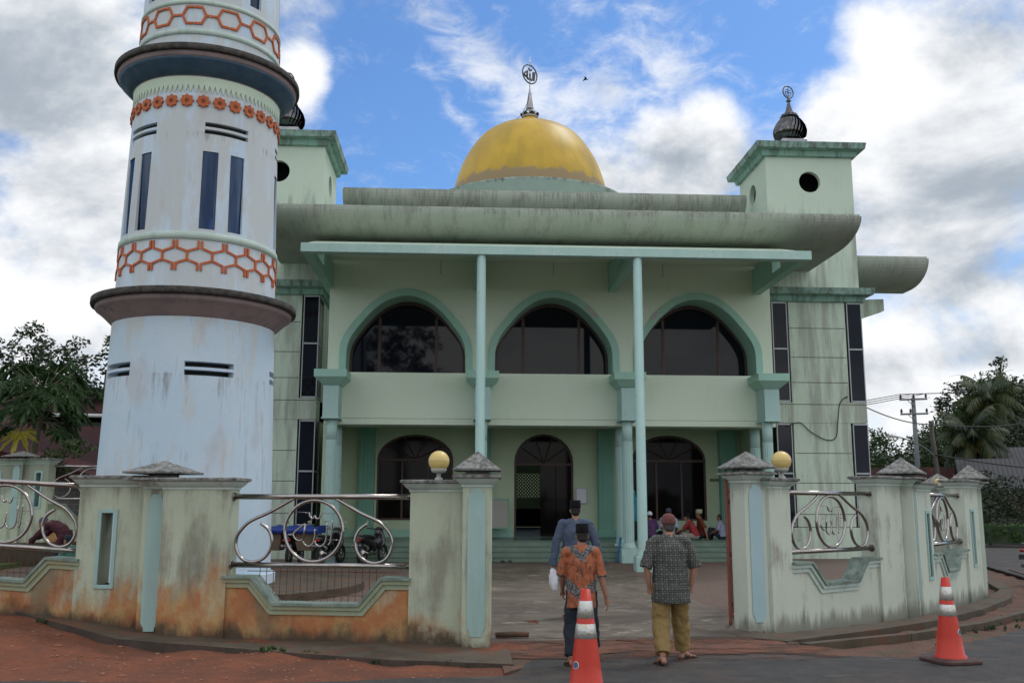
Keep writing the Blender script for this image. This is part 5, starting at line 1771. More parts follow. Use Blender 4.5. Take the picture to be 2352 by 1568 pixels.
def bike(loc, rz, label, body='bikeblack', basket=False, plate='BA 7077 W'):
    t = thing('motorcycle', loc, label, 'motorcycle', 'motorcycles parked at the porch steps', rz)
    T = Matrix.Translation(loc)
    for y in (-.62, .60):
        w = MB(T)
        w.tube([(0, y+.235*math.cos(a), .285+.235*math.sin(a)) for a in [k/28*2*PI for k in range(29)]], .05, 8, True, False)
        wh = w.build('wheel', 'black', t)
        w = MB(T)
        w.tube([(0, y+.185*math.cos(a), .285+.185*math.sin(a)) for a in [k/28*2*PI for k in range(29)]], .012, 6, True, False)
        w.tube([(-.06, y, .285), (.06, y, .285)], .04, 10)
        for k in range(10):
            a = k/10*2*PI
            w.tube([(0, y, .285), (0, y+.18*math.cos(a), .285+.18*math.sin(a))], .006, 4)
        w.build('rim', 'steel2', wh)
    b = MB(T)
    b.tube([(0, -.88, .78), (0, -.70, .74), (0, -.4, .68), (0, -.1, .60), (0, .1, .42), (0, .25, .45)], [(.05, .05), (.11, .09), (.13, .12), (.12, .13), (.09, .08), (.05, .05)], 14)
    b.tube([(0, .22, .45), (0, .36, .62), (0, .36, .85), (0, .34, .98)], [(.20, .04), (.23, .06), (.17, .07), (.11, .07)], 14)
    b.tube([(0, -.90, .60), (0, -.78, .63), (0, -.62, .60)], [(.05, .02), (.07, .03), (.08, .03)], 10)
    bo = b.build('bodywork', body, t)
    MB(T).tube([(0, -.72, .79), (0, -.5, .80), (0, -.2, .79), (0, .0, .74)], [(.10, .04), (.13, .05), (.12, .05), (.08, .04)], 12).build('seat', 'black', t)
    b = MB(T)
    b.tube([(0, .36, .90), (0, .45, .60), (0, .60, .285)], [.035, .03, .03], 8)
    b.tube([(0, -.1, .45), (0, -.35, .30), (0, -.62, .285)], [.05, .04, .03], 8)
    b.build('frame', 'steel2', t)
    MB(T).tube([(.13, -.05, .28), (.15, -.45, .30), (.16, -.85, .38)], [.03, .045, .05], 12).build('exhaust', 'steel', t)
    h = MB(T)
    h.tube([(-.34, .22, 1.02), (-.2, .28, 1.0), (0, .34, .98), (.2, .28, 1.0), (.34, .22, 1.02)], [.018, .014, .03, .014, .018], 8)
    h.ball((0, .34, 1.0), (.11, .08, .06), 12, 8)
    hb = h.build('handlebar', 'black', t)
    for q in (-1, 1):
        MB(T).tube([(q*.2, .28, 1.0), (q*.30, .26, 1.17)], .006, 5).build('mirror_stem', 'black', hb)
        mm = MB(T).loft([[(q*.33+.06*math.cos(a), .25, 1.2+.045*math.sin(a)) for a in [k/12*2*PI for k in range(12)]], [(q*.33+.055*math.cos(a), .235, 1.2+.04*math.sin(a)) for a in [k/12*2*PI for k in range(12)]]])
        mm.build('mirror', 'mirror', hb)
    MB(T).tube([(-.09, -.895, .74), (-.09, -.93, .70), (.09, -.93, .70), (.09, -.895, .74)], .03, 8).build('tail_light', 'redlens', t)
    rack = MB(T).tube([(-.11, -.3, .80), (-.12, -.75, .86), (-.08, -.93, .87), (.08, -.93, .87), (.12, -.75, .86), (.11, -.3, .80)], .011, 6)
    rack.build('grab_rail', 'steel2', t)
    pl = MB(T).box(-.14, .14, -.955, -.95, .50, .61).build('number_plate', 'plate', t)
    vs, fs = text_mesh(plate, .062)
    MB(T @ Matrix.Translation((0, -.957, .565)) @ Matrix.Rotation(PI/2, 4, 'X')).add(vs, fs).build('lettering', 'letters', pl)
    if basket:
        return t, T
    return t


bike((-2.52, 29.0, 0), R(-24), 'black scooter with red tail light parked nearest the left gate pillar')
bike((-3.70, 28.7, 0), R(-20), 'dark motorcycle parked between the basket carrier and the black scooter', 'bikeblack', plate='BA 4821 J')
t, T = bike((-4.75, 28.8, 0), R(-6), 'motorcycle carrying two wicker baskets under a blue tarpaulin beside the minaret', 'bikeblack', True, 'BA 3105 W')
for q in (-1, 1):
    b = MB(T)
    b.loft([[(q*.50+x*k, -.45+y*k, z) for x, y in ((-.30, -.36), (.30, -.36), (.33, 0), (.30, .36), (-.30, .36), (-.33, 0))] for k, z in ((.78, .42), (.9, .6), (1, .92), (.95, .93))])
    b.build('basket', 'wicker', t)
b = MB(T)
rings = []
for i in range(15):
    x = -.90+i*1.8/14
    rings.append([(x, -.45+.50*math.cos(a)*(1+.03*math.sin(i)), (.95 if math.sin(a) < 0 else 1.0)+.10*max(0, math.sin(a))*(1+.4*math.sin(i*1.9))+(-.05 if math.sin(a) < 0 else 0)+.015*math.sin(i*2.7+a*3)) for a in [k/20*2*PI for k in range(20)]])
b.loft(rings, True)
b.build('tarpaulin', 'tarp', t)
# ------------------------------------------------------------------ VEGETATION
def leaf_mat(name, c, c2, sc=.8):
    m = bpy.data.materials.new(name); m.use_nodes = True
    q = N(m.node_tree); b = q.n['Principled BSDF']
    P = q.new('ShaderNodeNewGeometry').outputs['Position']
    a = q.ramp(q.noise(P, sc, 4, .7), .35, .65)
    col = q.mix(a, c, c2)
    oi = q.new('ShaderNodeObjectInfo').outputs['Random']
    col = q.mix(q.math('MULTIPLY', oi, .35), col, tuple(x*1.5 for x in c2))
    q.put(b.inputs['Base Color'], col)
    b.inputs['Roughness'].default_value = .55
    tr = q.new('ShaderNodeBsdfTranslucent'); q.put(tr.inputs[0], col)
    mx = q.new('ShaderNodeMixShader'); mx.inputs[0].default_value = .18
    out = q.n['Material Output']
    q.l.new(b.outputs[0], mx.inputs[1]); q.l.new(tr.outputs[0], mx.inputs[2]); q.l.new(mx.outputs[0], out.inputs[0])
    return m


M['leaf'] = leaf_mat('dark_green_leaves', (.010, .020, .007), (.026, .046, .012))
M['leaf2'] = leaf_mat('mid_green_leaves', (.018, .044, .010), (.045, .085, .018))
M['leafp'] = leaf_mat('papaya_leaves', (.010, .034, .007), (.030, .072, .014), 2.)
M['leafy'] = leaf_mat('yellowing_leaf', (.30, .22, .015), (.20, .19, .02), 3.)
M['palmleaf'] = leaf_mat('palm_leaflets', (.014, .028, .006), (.046, .060, .012), .6)
M['hedge'] = leaf_mat('bright_hedge_leaves', (.025, .065, .010), (.055, .13, .022), 3.)
M['bark'] = mat('grey_brown_bark', (.11, .09, .07), (.07, .055, .045), .7, 8, .95, bump=.01)
M['bark2'] = mat('pale_papaya_bark', (.18, .16, .11), (.12, .11, .08), .7, 14, .9)


def leaf_cloud(centers, per, sp, size, seed, flat=.6, squash=.75):
    rg = np.random.default_rng(seed)
    C = np.repeat(np.array(centers, float), per, 0)
    n_ = len(C)
    spv = np.array(sp)*np.array([1, 1, squash]) if np.ndim(sp) else np.array([sp, sp, sp*squash])
    g = rg.normal(size=(n_, 3)); g /= np.linalg.norm(g, axis=1)[:, None]
    P = C+g*(rg.random((n_, 1))**.45)*spv
    a = rg.normal(size=(n_, 3)); a[:, 2] *= flat; a /= np.linalg.norm(a, axis=1)[:, None]
    b = rg.normal(size=(n_, 3)); b -= a*(a*b).sum(1)[:, None]; b /= np.linalg.norm(b, axis=1)[:, None]
    L = size*(.6+.8*rg.random((n_, 1))); w_ = L*.42
    V_ = np.stack([P-a*L*.5, P+b*w_*.5-a*L*.08, P+a*L*.5, P-b*w_*.5-a*L*.08], 1).reshape(-1, 3)
    return V_


def raw_mesh(name, V_, mt, parent):
    n_ = len(V_)//4
    me = bpy.data.meshes.new(name)
    me.vertices.add(n_*4); me.vertices.foreach_set('co', V_.astype(np.float32).ravel())
    me.loops.add(n_*4); me.loops.foreach_set('vertex_index', np.arange(n_*4, dtype=np.int32))
    me.polygons.add(n_); me.polygons.foreach_set('loop_start', np.arange(0, n_*4, 4, dtype=np.int32))
    me.update(calc_edges=True)
    me.materials.append(M[mt])
    o = bpy.data.objects.new(name, me); COL.objects.link(o); o.parent = parent
    return o


def tree(name, label, loc, lobes, h0, tr, mt, seed, clumps=60, per=34, csp=.9, size=.32, group=None, limbs=9, kind='tree', flat=.6, squash=.7):
    """lobes: (x,y,z,rx,ry,rz) relative to the base"""
    t = thing(name, loc, label, kind, group)
    rg = random.Random(seed)
    cs = []
    tot = sum(l[3]*l[4]*l[5] for l in lobes)
    for l in lobes:
        k = max(5, int(clumps*l[3]*l[4]*l[5]/tot))
        for i in range(k):
            while True:
                v = [rg.uniform(-1, 1) for _ in range(3)]
                q = sum(a*a for a in v)
                if .18 < q < 1: break
            cs.append((l[0]+v[0]*l[3], l[1]+v[1]*l[4], l[2]+v[2]*l[5]))
    raw_mesh('crown', leaf_cloud(cs, per, csp, size, seed, flat, squash), mt, t)
    b = MB(Matrix.Translation(loc))
    top = max(l[2] for l in lobes)
    b.tube([(0, 0, -.3), (rg.uniform(-.1, .1), 0, h0*.6), (rg.uniform(-.2, .2), rg.uniform(-.2, .2), h0), (rg.uniform(-.3, .3), 0, top)], [tr*1.3, tr, tr*.8, tr*.25], 8)
    for c in rg.sample(cs, min(limbs, len(cs))):
        zz = min(h0*rg.uniform(.75, 1.15), c[2]-.2)
        b.tube([(0, 0, zz), (c[0]*.5, c[1]*.5, (zz+c[2])/2+.1), c], [tr*.45, tr*.25, tr*.08], 5)
    b.build('trunk', 'bark', t)
    return t




# left: tall trees beyond the houses
tree('tree', 'tall dark tree rising highest behind the papaya on the far left', pol(92, 62, 0), [(0, 0, 10.6, 2.1, 2.1, 2.0), (-1.6, 0, 8.4, 2.8, 2.6, 2.0), (1.8, 0, 7.2, 2.2, 2, 1.6)], 6.5, .22, 'leaf', 1, 95, 40, .62, .30, 'trees behind the red roofed houses')
tree('tree', 'small crowned tree between the tallest tree and the minaret', pol(152, 60, 0), [(0, 0, 9.0, 1.3, 1.3, 1.2), (.9, 0, 7.4, 1.8, 1.6, 1.1), (-1, 0, 6.6, 1.8, 1.6, 1.2)], 6, .18, 'leaf', 2, 60, 36, .55, .28, 'trees behind the red roofed houses')
tree('tree', 'dark tree touching the left edge of the minaret above the roofs', pol(222, 58, 0), [(0, 0, 9.0, 1.3, 1.3, 2.1), (-1.2, 0, 7.6, 1.5, 1.3, 1.2), (.6, 0, 6.4, 2.2, 2, 1.8)], 6, .2, 'leaf', 3, 70, 40, .55, .30, 'trees behind the red roofed houses')
tree('tree', 'broad dark tree behind the papaya at the left edge', pol(10, 60, 0), [(0, 0, 8.4, 3.2, 3, 2.4), (-3, 0, 7, 3, 3, 2.2)], 6, .25, 'leaf', 4, 90, 40, .9, .34, 'trees behind the red roofed houses')
fb = [(pol(x, d, z)) for x, d, z in [(random.uniform(-200, 330), random.uniform(60, 75), random.uniform(1, 6.6)) for _ in range(230)]]
o = thing('bushes', (0, 0, 0), 'continuous dark undergrowth behind the red roofs at left', 'bushes')
o['kind'] = 'stuff'
raw_mesh('leaves', leaf_cloud(fb, 60, 1.5, .42, 21), 'leaf', o)

# right: wooded slope
protos = []
for i in range(3):
    lob = [[(0, 0, 6.5, 3.0, 3.0, 2.4), (1.8, 0, 5, 2.2, 2.2, 1.8), (-2, .5, 4.6, 2.2, 2.2, 1.9)], [(0, 0, 7.2, 2.2, 2.2, 2.8), (-.8, 0, 4.6, 2.8, 2.6, 2.0)], [(0, 0, 5.4, 3.6, 3.2, 2.4), (2.2, 0, 6.4, 1.8, 1.8, 1.4)]][i]
    protos.append((lob, i))
hz = [(1975, 92, -.4, .9), (2020, 88, -.4, .86), (2062, 90, -.6, .86), (2108, 84, -.6, .78), (2150, 88, -.3, .84), (2195, 80, .6, .92), (2245, 88, 3., 1.0), (2290, 90, 3.4, .95), (2340, 84, 3.4, 1.0), (2390, 88, 3.6, 1.0), (2010, 76, -.6, .62), (2075, 74, -.8, .6), (2130, 72, -.6, .66), (2180, 70, -.5, .8), (2320, 72, 0, .95), (2370, 74, 0, .9)]
ptree = {}
for i, (px, d, z, s) in enumerate(hz):
    k = i % 3
    if k not in ptree:
        ptree[k] = tree('tree', 'x', (0, 0, 0), protos[k][0], 4, .2, 'leaf' if k != 1 else 'leaf2', 30+k, 110, 44, .95, .34, None)
        o = ptree[k]
    else: o = copy_tree(ptree[k])
    o.location = pol(px, d, z); o.scale = (s, s, s); o.rotation_euler = (0, 0, i*1.3)
    tag(o, 'bushy dark green tree in the wooded slope behind the utility pole and palm', 'tree', 'trees of the wooded slope at right')
fb = [(pol(x, d, z)) for x, d, z in [(random.uniform(1900, 2500), random.uniform(66, 92), random.uniform(0, 5.2)) for _ in range(300)]]
o = thing('undergrowth', (0, 0, 0), 'continuous dark undergrowth on the wooded slope at right', 'bushes')
o['kind'] = 'stuff'
raw_mesh('leaves', leaf_cloud(fb, 60, 1.6, .42, 22), 'leaf', o)
# tall sparse tree with tiers
tree('tree', 'tall sparse tree with tiered clumps standing above the slope at the right edge', pol(2318, 100, 4.5),
     [(0, 0, 10.2, .5, .5, .9), (-.9, 0, 8.4, 1.3, 1.2, .5), (1.3, 0, 7.9, 1.5, 1.2, .6), (-.9, 0, 6.6, 1.2, 1, .5), (1.6, 0, 6.2, 1.3, 1.2, .5), (-1.6, 0, 5.0, 1.2, 1, .5), (1.0, 0, 4.4, 1.2, 1, .5)], 8, .2, 'leaf', 9, 60, 34, .55, .34, None, 26)
tree('tree', 'light feathery tree left of the palm, above the dark slope', pol(2212, 66, .0), [(0, 0, 7.4, .9, .8, 1.1), (.9, 0, 6.4, 1.0, .8, .8), (-.6, 0, 5.6, .8, .8, .8)], 6, .1, 'leaf2', 10, 34, 34, .5, .24, None, 14)


def coconut(loc, label, h, rad_, seed):
    t = thing('palm_tree', loc, label, 'palm')
    T = Matrix.Translation(loc)
    rg = random.Random(seed)
    MB(T).tube([(0, 0, -.2), (.1, 0, h*.4), (.05, 0, h*.8), (0, 0, h)], [.20, .15, .13, .16], 10).build('trunk', 'bark', t)
    nf = 26
    Vl = []
    rach = MB(T)
    for i in range(nf):
        a = i*2.399+rg.uniform(-.2, .2); lift = 1.25-1.75*(i/nf)+rg.uniform(-.1, .1)
        L = rad_*rg.uniform(.85, 1.12)
        pts = []; p = Vector((0, 0, h)); d = Vector((math.cos(a)*math.cos(lift), math.sin(a)*math.cos(lift), math.sin(lift)))
        K = 14
        for k in range(K+1):
            pts.append(p.copy()); p = p+d*(L/K); d = (d+Vector((0, 0, -.155))).normalized()
        rach.tube(pts, [.035-.03*k/K for k in range(K+1)], 4)
        for k in range(2, K*4):
            f = k/(K*4); i0 = min(K-1, int(f*K)); u = f*K-i0
            q = pts[i0].lerp(pts[i0+1], u); dd = (pts[i0+1]-pts[i0]).normalized()
            side = dd.cross(Vector((0, 0, 1))).normalized()
            LL = rad_*.30*math.sin(min(1, f*1.15+.12)*PI)**.5*rg.uniform(.8, 1.1)
            for s_ in (-1, 1):
                e = (side*s_*.75+dd*.55+Vector((0, 0, -.55-.5*rg.random()))).normalized()
                wv = dd*.028
                tip = q+e*LL+Vector((0, 0, -.12*LL))
                mid = q+e*LL*.5
                Vl += [q-wv, q+wv, mid+wv*.9, mid-wv*.9, mid-wv*.9, mid+wv*.9, tip+wv*.2, tip-wv*.2]
    rach.build('frond_rib', 'palmleaf', t)
    raw_mesh('fronds', np.array([tuple(v) for v in Vl]), 'palmleaf', t)
    for i in range(20):
        a = rg.uniform(0, 2*PI); r = rg.uniform(.25, .6)
        MB(T).ball((r*math.cos(a)*1.2, r*math.sin(a)*1.0, h-.28-rg.random()*.45), (.12, .12, .15), 8, 6).build('coconut', 'coco', t)
    return t


M['coco'] = mat('orange_coconut', (.38, .16, .03), (.32, .12, .02), .5, 5, .5)
coconut(pol(2243, 55, 0), 'coconut palm with orange nuts and drooping fronds behind the corrugated roofs', 5.2, 2.7, 5)
coconut(pol(2290, 66, 1.0), 'second darker palm crown standing behind and above the coconut palm', 7.2, 3.0, 8)


def papaya():
    loc = (-12.45, 28.9, .30)
    t = thing('papaya_tree', loc, 'papaya tree with large lobed leaves and one yellow leaf, left of the minaret', 'papaya tree')
    T = Matrix.Translation(loc)
    MB(T).tube([(0, 0, 0), (.04, 0, 1.1), (.0, 0, 2.2), (.14, 0, 3.2)], [.10, .085, .07, .05], 10).build('trunk', 'bark2', t)
    rg = random.Random(4)
    lv = MB(T); st_ = MB(T)
    def leaf(mb, c, out, size, droop):
        n1 = Vector((out.x*.6, out.y*.6, .75)).normalized()
        fw = (out+Vector((0, 0, -droop))); fw = (fw-n1*fw.dot(n1)).normalized(); sdv = fw.cross(n1)
        pts = [c]
        lobes = 9
        outl = []
        for k in range(lobes):
            a = (-150+300*k/(lobes-1))
            L = size*(1-.35*abs(a)/150)
            for da, f in ((-13, .42), (-8, .80), (-4.5, .74), (0, 1.0), (4.5, .74), (8, .80), (13, .42)):
                aa = R(a+da)
                rr = L*f
                p = c+fw*(rr*math.cos(aa))+sdv*(rr*math.sin(aa))
                p = p-Vector((0, 0, .45*rr*rr/size))+n1*(.03*math.sin(k*2+da))
                outl.append(p)
        o = [c]+outl
        mb.add([tuple(p) for p in o], [(0, i, i+1) for i in range(1, len(o)-1)])
    for i in range(64):
        a = i*2.4; lift = rg.uniform(-.35, 1.05)
        L = rg.uniform(.55, 1.25)
        z0 = 2.7+rg.uniform(0, .7)
        d = Vector((math.cos(a)*math.cos(lift), math.sin(a)*math.cos(lift), math.sin(lift)))
        p0 = Vector((.1, 0, z0)); p1 = p0+d*L; p1.z -= .12
        st_.tube([p0, (p0+p1)/2+Vector((0, 0, .06)), p1], [.014, .011, .008], 5)
        leaf(lv, p1, Vector((math.cos(a), math.sin(a), 0)), rg.uniform(.30, .46), .35)
    lv.build('leaves', 'leafp', t); st_.build('leaf_stalks', 'bark2', t)
    t.scale = (1.38, 1.38, 1.38)
    y = MB(T); leaf(y, Vector((.12, -.95, 2.45)), Vector((.05, -1, 0)), .52, 2.2); y.build('yellow_leaf', 'leafy', t)


papaya()
tree('shrub', 'small leafy shrub growing in front of the block wall beside the papaya trunk', pol(118, 29.8, 1.1), [(0, 0, 1.75, .5, .4, .4), (.7, 0, 2.2, .5, .4, .3), (-.4, 0, 1.5, .4, .4, .3)], 1.5, .03, 'leaf2', 14, 26, 26, .25, .15, None, 12, 'shrub')
# clipped hedge and shrubbery by the far road
hp = []
for i in range(200):
    hp.append((random.uniform(0, 4.6), random.uniform(0, .9), random.uniform(.1, .72)))
h = thing('hedge', (21.6, 40.2, .15), 'clipped bright green hedge along the far roadside right of the last pillar', 'hedge', None, R(-22))
raw_mesh('leaves', leaf_cloud(hp, 60, .17, .10, 5), 'hedge', h)
MB(Matrix.Translation((21.6, 40.2, .15))).box(.05, 4.5, .1, .8, 0, .72).build('twigs', 'leaf', h)
tree('shrub', 'dark rounded shrubbery above the clipped hedge at the right edge', (23.6, 42.2, .2), [(0, 0, 1.7, 2.2, 1.2, 1.2), (-1.2, 0, 1.3, 1.4, 1, 1.0), (1.8, 0, 1.4, 1.6, 1, 1.1)], .8, .06, 'leaf', 15, 80, 60, .45, .16, None, 6, 'shrub')

# ------------------------------------------------------------------ HOUSES
def roof_mat(name, c, c2, c3, fr=14.):
    def ex(q, P, col):
        x, y, z = q.sep(P)[:3]
        w_ = q.math('SINE', q.math('MULTIPLY', x, fr*2*PI))
        col = q.mix(q.ramp(w_, -.2, 1, 0, .45), col, c3)
        return q.mix(q.ramp(q.noise(q.scale(P, (1, .3, .3)), .8, 5, .7), .5, .62, 0, .8), col, c2)
    return mat(name, c, None, rough=.85, spec=.12, obj=True, extra=ex)


M['redroof'] = roof_mat('dark_red_metal_roof', (.030, .010, .009), (.065, .018, .012), (.02, .007, .007), 5.)
M['redroof2'] = roof_mat('deep_maroon_roof', (.032, .010, .011), (.04, .015, .014), (.02, .007, .008), 5.)
M['greyroof'] = roof_mat('grey_corrugated_roof', (.085, .085, .09), (.045, .045, .045), (.025, .025, .028), 5.)


def block_x(q, P, col):
    b = q.new('ShaderNodeTexBrick')
    x, y, z = q.sep(P)[:3]
    cv = q.new('ShaderNodeCombineXYZ'); q.put(cv.inputs[0], x); q.put(cv.inputs[1], z)
    q.put(b.inputs['Vector'], cv.outputs[0]); b.inputs['Scale'].default_value = 1.
    b.inputs['Brick Width'].default_value = .42; b.inputs['Row Height'].default_value = .21; b.inputs['Mortar Size'].default_value = .012
    b.inputs['Color1'].default_value = (.13, .125, .115, 1); b.inputs['Color2'].default_value = (.09, .088, .08, 1); b.inputs['Mortar'].default_value = (.20, .195, .18, 1)
    return q.mix(.75, col, b.outputs[0])


M['blocks'] = mat('grey_concrete_blocks', (.10, .095, .088), (.07, .068, .06), .7, 2, .9,  extra=block_x, streak=.5, streak_col=(.04, .04, .035))
M['gutterpvc'] = mat('white_pvc_gutter', (.5, .5, .48), rough=.5)
M['hwall'] = mat('dim_house_wall', (.16, .17, .14), (.1, .1, .09), .7, 2, .9)

hb = thing('house', (-13, 24, .3), 'grey concrete block house with sloping rusty red metal roof left of the minaret', 'house')
L = Matrix.Translation((-13, 24, .3))
# block wall with raking top, seen behind the papaya
MB(L).plate([[(-6, 0), (7.5, 0), (7.5, .9), (-.5, 3.35), (-6, 3.2)]], 0, .2).build('wall', 'blocks', hb)
MB(L).box(-6, 7.2, .25, 9, 0, .85).build('rear_wall', 'hwall', hb)
hb.location = (-19.4, 35.8, -.38); hb.scale = (1.49, 1.49, 1.49)
rf = MB(L)
rf.add([(-2.0, -.55, 3.55), (8.2, -.55, .95), (8.2, 6.5, 1.2), (-2.0, 6.5, 4.5), (-2.0, -.55, 3.67), (8.2, -.55, 1.05), (8.2, 6.5, 1.3), (-2.0, 6.5, 4.6)], [(0, 1, 2, 3), (4, 7, 6, 5), (0, 4, 5, 1), (1, 5, 6, 2), (2, 6, 7, 3), (3, 7, 4, 0)])
rf.build('roof', 'redroof', hb)
MB(L).add([(-2.05, -.60, 3.40), (8.2, -.60, .80), (8.2, -.60, 1.1), (-2.05, -.60, 3.7), (-2.05, -.56, 3.40), (8.2, -.56, .80), (8.2, -.56, 1.1), (-2.05, -.56, 3.7)], [(0, 1, 2, 3), (4, 7, 6, 5), (0, 4, 5, 1), (1, 5, 6, 2), (2, 6, 7, 3), (3, 7, 4, 0)]).build('fascia_board', 'redroof2', hb)
ha_ = None
ha = thing('house', (-16, 37, .3), 'long house with deep maroon roof and white gutter behind the block house', 'house')
L = Matrix.Translation((-16, 37, .3))
MB(L).box(-8, 6.5, 0, 8, 0, 4.4).build('wall', 'hwall', ha)
MB(L).box(1.2, 2.4, -.03, -.005, 2.6, 4.1).build('window', 'teal_dark', ha)
rf = MB(L)
rf.add([(-9, -.8, 4.55), (7, -.8, 4.55), (7, 4, 6.0), (-9, 4, 6.0), (-9, 8.8, 4.55), (7, 8.8, 4.55), (-9, -.8, 4.67), (7, -.8, 4.67), (7, 4, 6.12), (-9, 4, 6.12), (-9, 8.8, 4.67), (7, 8.8, 4.67)],
       [(0, 1, 2, 3), (3, 2, 5, 4), (6, 9, 8, 7), (9, 10, 11, 8), (0, 6, 7, 1), (4, 5, 11, 10), (0, 3, 9, 6), (3, 4, 10, 9), (1, 7, 8, 2), (2, 8, 11, 5)])
rf.build('roof', 'redroof2', ha)
MB(L).tube([(-.2, -.92, 4.60), (7.0, -.92, 4.52)], .07, 8).build('gutter_pipe', 'gutterpvc', ha)
ha.location = (-22.4, 51.8, -.23); ha.scale = (1.4, 1.4, 1.4)
hs = thing('shed', (-10.6, 31, .3), 'low outbuilding with small red brown roof next to the minaret behind the block house', 'shed')
L = Matrix.Translation((-10.6, 31, .3))
MB(L).box(-2.4, 1.6, 0, 3, 0, 3.2).build('wall', 'hwall', hs)
MB(L).add([(-2.8, -.4, 3.2), (2, -.4, 3.1), (2, 3.4, 4.0), (-2.8, 3.4, 4.0), (-2.8, -.4, 3.28), (2, -.4, 3.18), (2, 3.4, 4.08), (-2.8, 3.4, 4.08)], [(0, 1, 2, 3), (4, 7, 6, 5), (0, 4, 5, 1), (1, 5, 6, 2), (2, 6, 7, 3), (3, 7, 4, 0)]).build('roof', 'redroof', hs)
hs.location = (-15.4, 44.9, -.35); hs.scale = (1.45, 1.45, 1.45)


def gable(name, loc, rz, w, d, h, rise_, over, wall, roof, label):
    t = thing(name, loc, label, 'house', None, rz)
    L = Matrix.Translation(loc)
    MB(L).box(-w/2, w/2, 0, d, 0, h).build('wall', wall, t)
    for x in (-w/2+.003, w/2-.003-.1):
        T = L @ Matrix(((0, 1, 0, x), (1, 0, 0, 0), (0, 0, 1, 0), (0, 0, 0, 1)))
        MB(T).plate([[(0, h), (d, h), (d/2, h+rise_)]], 0, .1).build('gable', wall, t)
    W2 = w/2+over; k = rise_/(d/2)
    r = MB(L)
    a = [(-W2, -over, h-over*k+.05), (W2, -over, h-over*k+.05), (W2, d/2, h+rise_+.05), (-W2, d/2, h+rise_+.05), (-W2, d+over, h-over*k+.05), (W2, d+over, h-over*k+.05)]
    b_ = [(x, y, z+.08) for x, y, z in a]
    r.add(a+b_, [(0, 1, 2, 3), (3, 2, 5, 4), (6, 9, 8, 7), (9, 10, 11, 8), (0, 6, 7, 1), (4, 5, 11, 10), (0, 3, 9, 6), (3, 4, 10, 9), (1, 7, 8, 2), (2, 8, 11, 5)])
    r.build('roof', roof, t)
    return t


t = gable('house', (26.9, 43.6, .3), R(-24), 6.0, 3.6, 2.35, 1.2, .35, 'hwall', 'greyroof', 'house with grey corrugated roof behind the roadside shrubs at the right edge')
for x in (-1.6, .6):
    w_ = MB(Matrix.Translation((26.9, 43.6, .3))).box(x, x+.9, -.04, -.004, .9, 2.0).build('window', 'brown', t)
t = gable('house', (29.2, 46.6, .3), R(-24), 6.0, 4.2, 3.3, 1.0, .35, 'hwall', 'greyroof', 'taller grey roofed house standing behind the nearer corrugated roof at the right edge')
t = gable('house', (27.2, 55.0, .3), R(-22), 7.4, 5.0, 2.2, 1.35, .4, 'hwall', 'redroof', 'low house with rusty maroon roof between the utility pole and the palm')
MB(Matrix.Translation((27.2, 55.0, .3))).add([(1.6, -.2, 2.27), (2.6, -.2, 2.27), (2.6, 1.6, 3.24), (1.6, 1.6, 3.24)], [(0, 1, 2, 3)]).build('roof_sheet', 'bikered', t)
t = gable('house', (23.2, 54.5, .3), R(-22), 4.4, 4.0, 2.5, .9, .4, 'cream', 'redroof', 'white walled house just right of the mosque tower, roof barely above the fence')

# ------------------------------------------------------------------ POLES AND WIRES
M['galv'] = mat('galvanised_pole_steel', (.16, .17, .18), (.12, .13, .13), .6, 3, .6, metal=.2)
M['darkpole'] = mat('dark_weathered_pole', (.07, .062, .055), (.045, .04, .035), .6, 3, .8)
M['ceramic'] = mat('dark_insulator', (.035, .018, .014), rough=.3)
up_ = thing('utility_pole', (27.95, 57.5, .1), 'steel utility pole with two crossarms and insulators right of the mosque', 'utility pole')
L = Matrix.Translation((27.95, 57.5, .1))
MB(L).tube([(0, 0, 0), (0, 0, 4), (0, 0, 8.15)], [.17, .15, .12], 12).build('pole', 'galv', up_)
ax = Matrix.Rotation(R(-22), 4, 'Z')
for z in (8.05, 7.15):
    ca_ = MB(L @ ax)
    ca_.box(-.80, .80, -.17, -.11, z-.06, z+.05)
    ca_.tube([(-.38, -.14, z), (0, -.12, z-.42)], .022, 5).tube([(0, -.12, z-.42), (.1, -.14, z-.42)], .022, 5)
    cb = ca_.build('crossarm', 'galv', up_)
    for x in (-.72, (0.02 if z > 8 else -.2), .72):
        i_ = MB(L @ ax @ Matrix.Translation((x, -.14, z)))
        i_.lathe([(.03, .0), (.03, .08), (.075, .10), (.085, .14), (.05, .17), (.075, .20), (.07, .25), (.03, .30), (.03, .33)], 0, 0, 10)
        i_.build('insulator', 'ceramic', cb)
sp = thing('street_lamp', (20.35, 40.15, .1), 'leaning dark pole with a long lamp arm reaching left, in front of the slope', 'street lamp')
L = Matrix.Translation((20.35, 40.15, .1))
MB(L).tube([(.2, 0, 0), (.02, 0, 2.6), (-.13, 0, 5.2)], [.12, .10, .085], 10).build('pole', 'darkpole', sp)
MB(L).tube(spline([(-.08, -.05, 3.7), (-.5, -.05, 4.05), (-1.2, -.05, 4.38), (-1.75, -.05, 4.52)], 4), .028, 6).build('arm', 'galv', sp)
MB(L).tube([(-1.62, -.05, 4.50), (-1.78, -.05, 4.53), (-2.0, -.05, 4.55), (-2.1, -.05, 4.54)], [(.03, .03), (.07, .05), (.075, .05), (.03, .02)], 10).build('lamp_head', 'gutterpvc', sp)


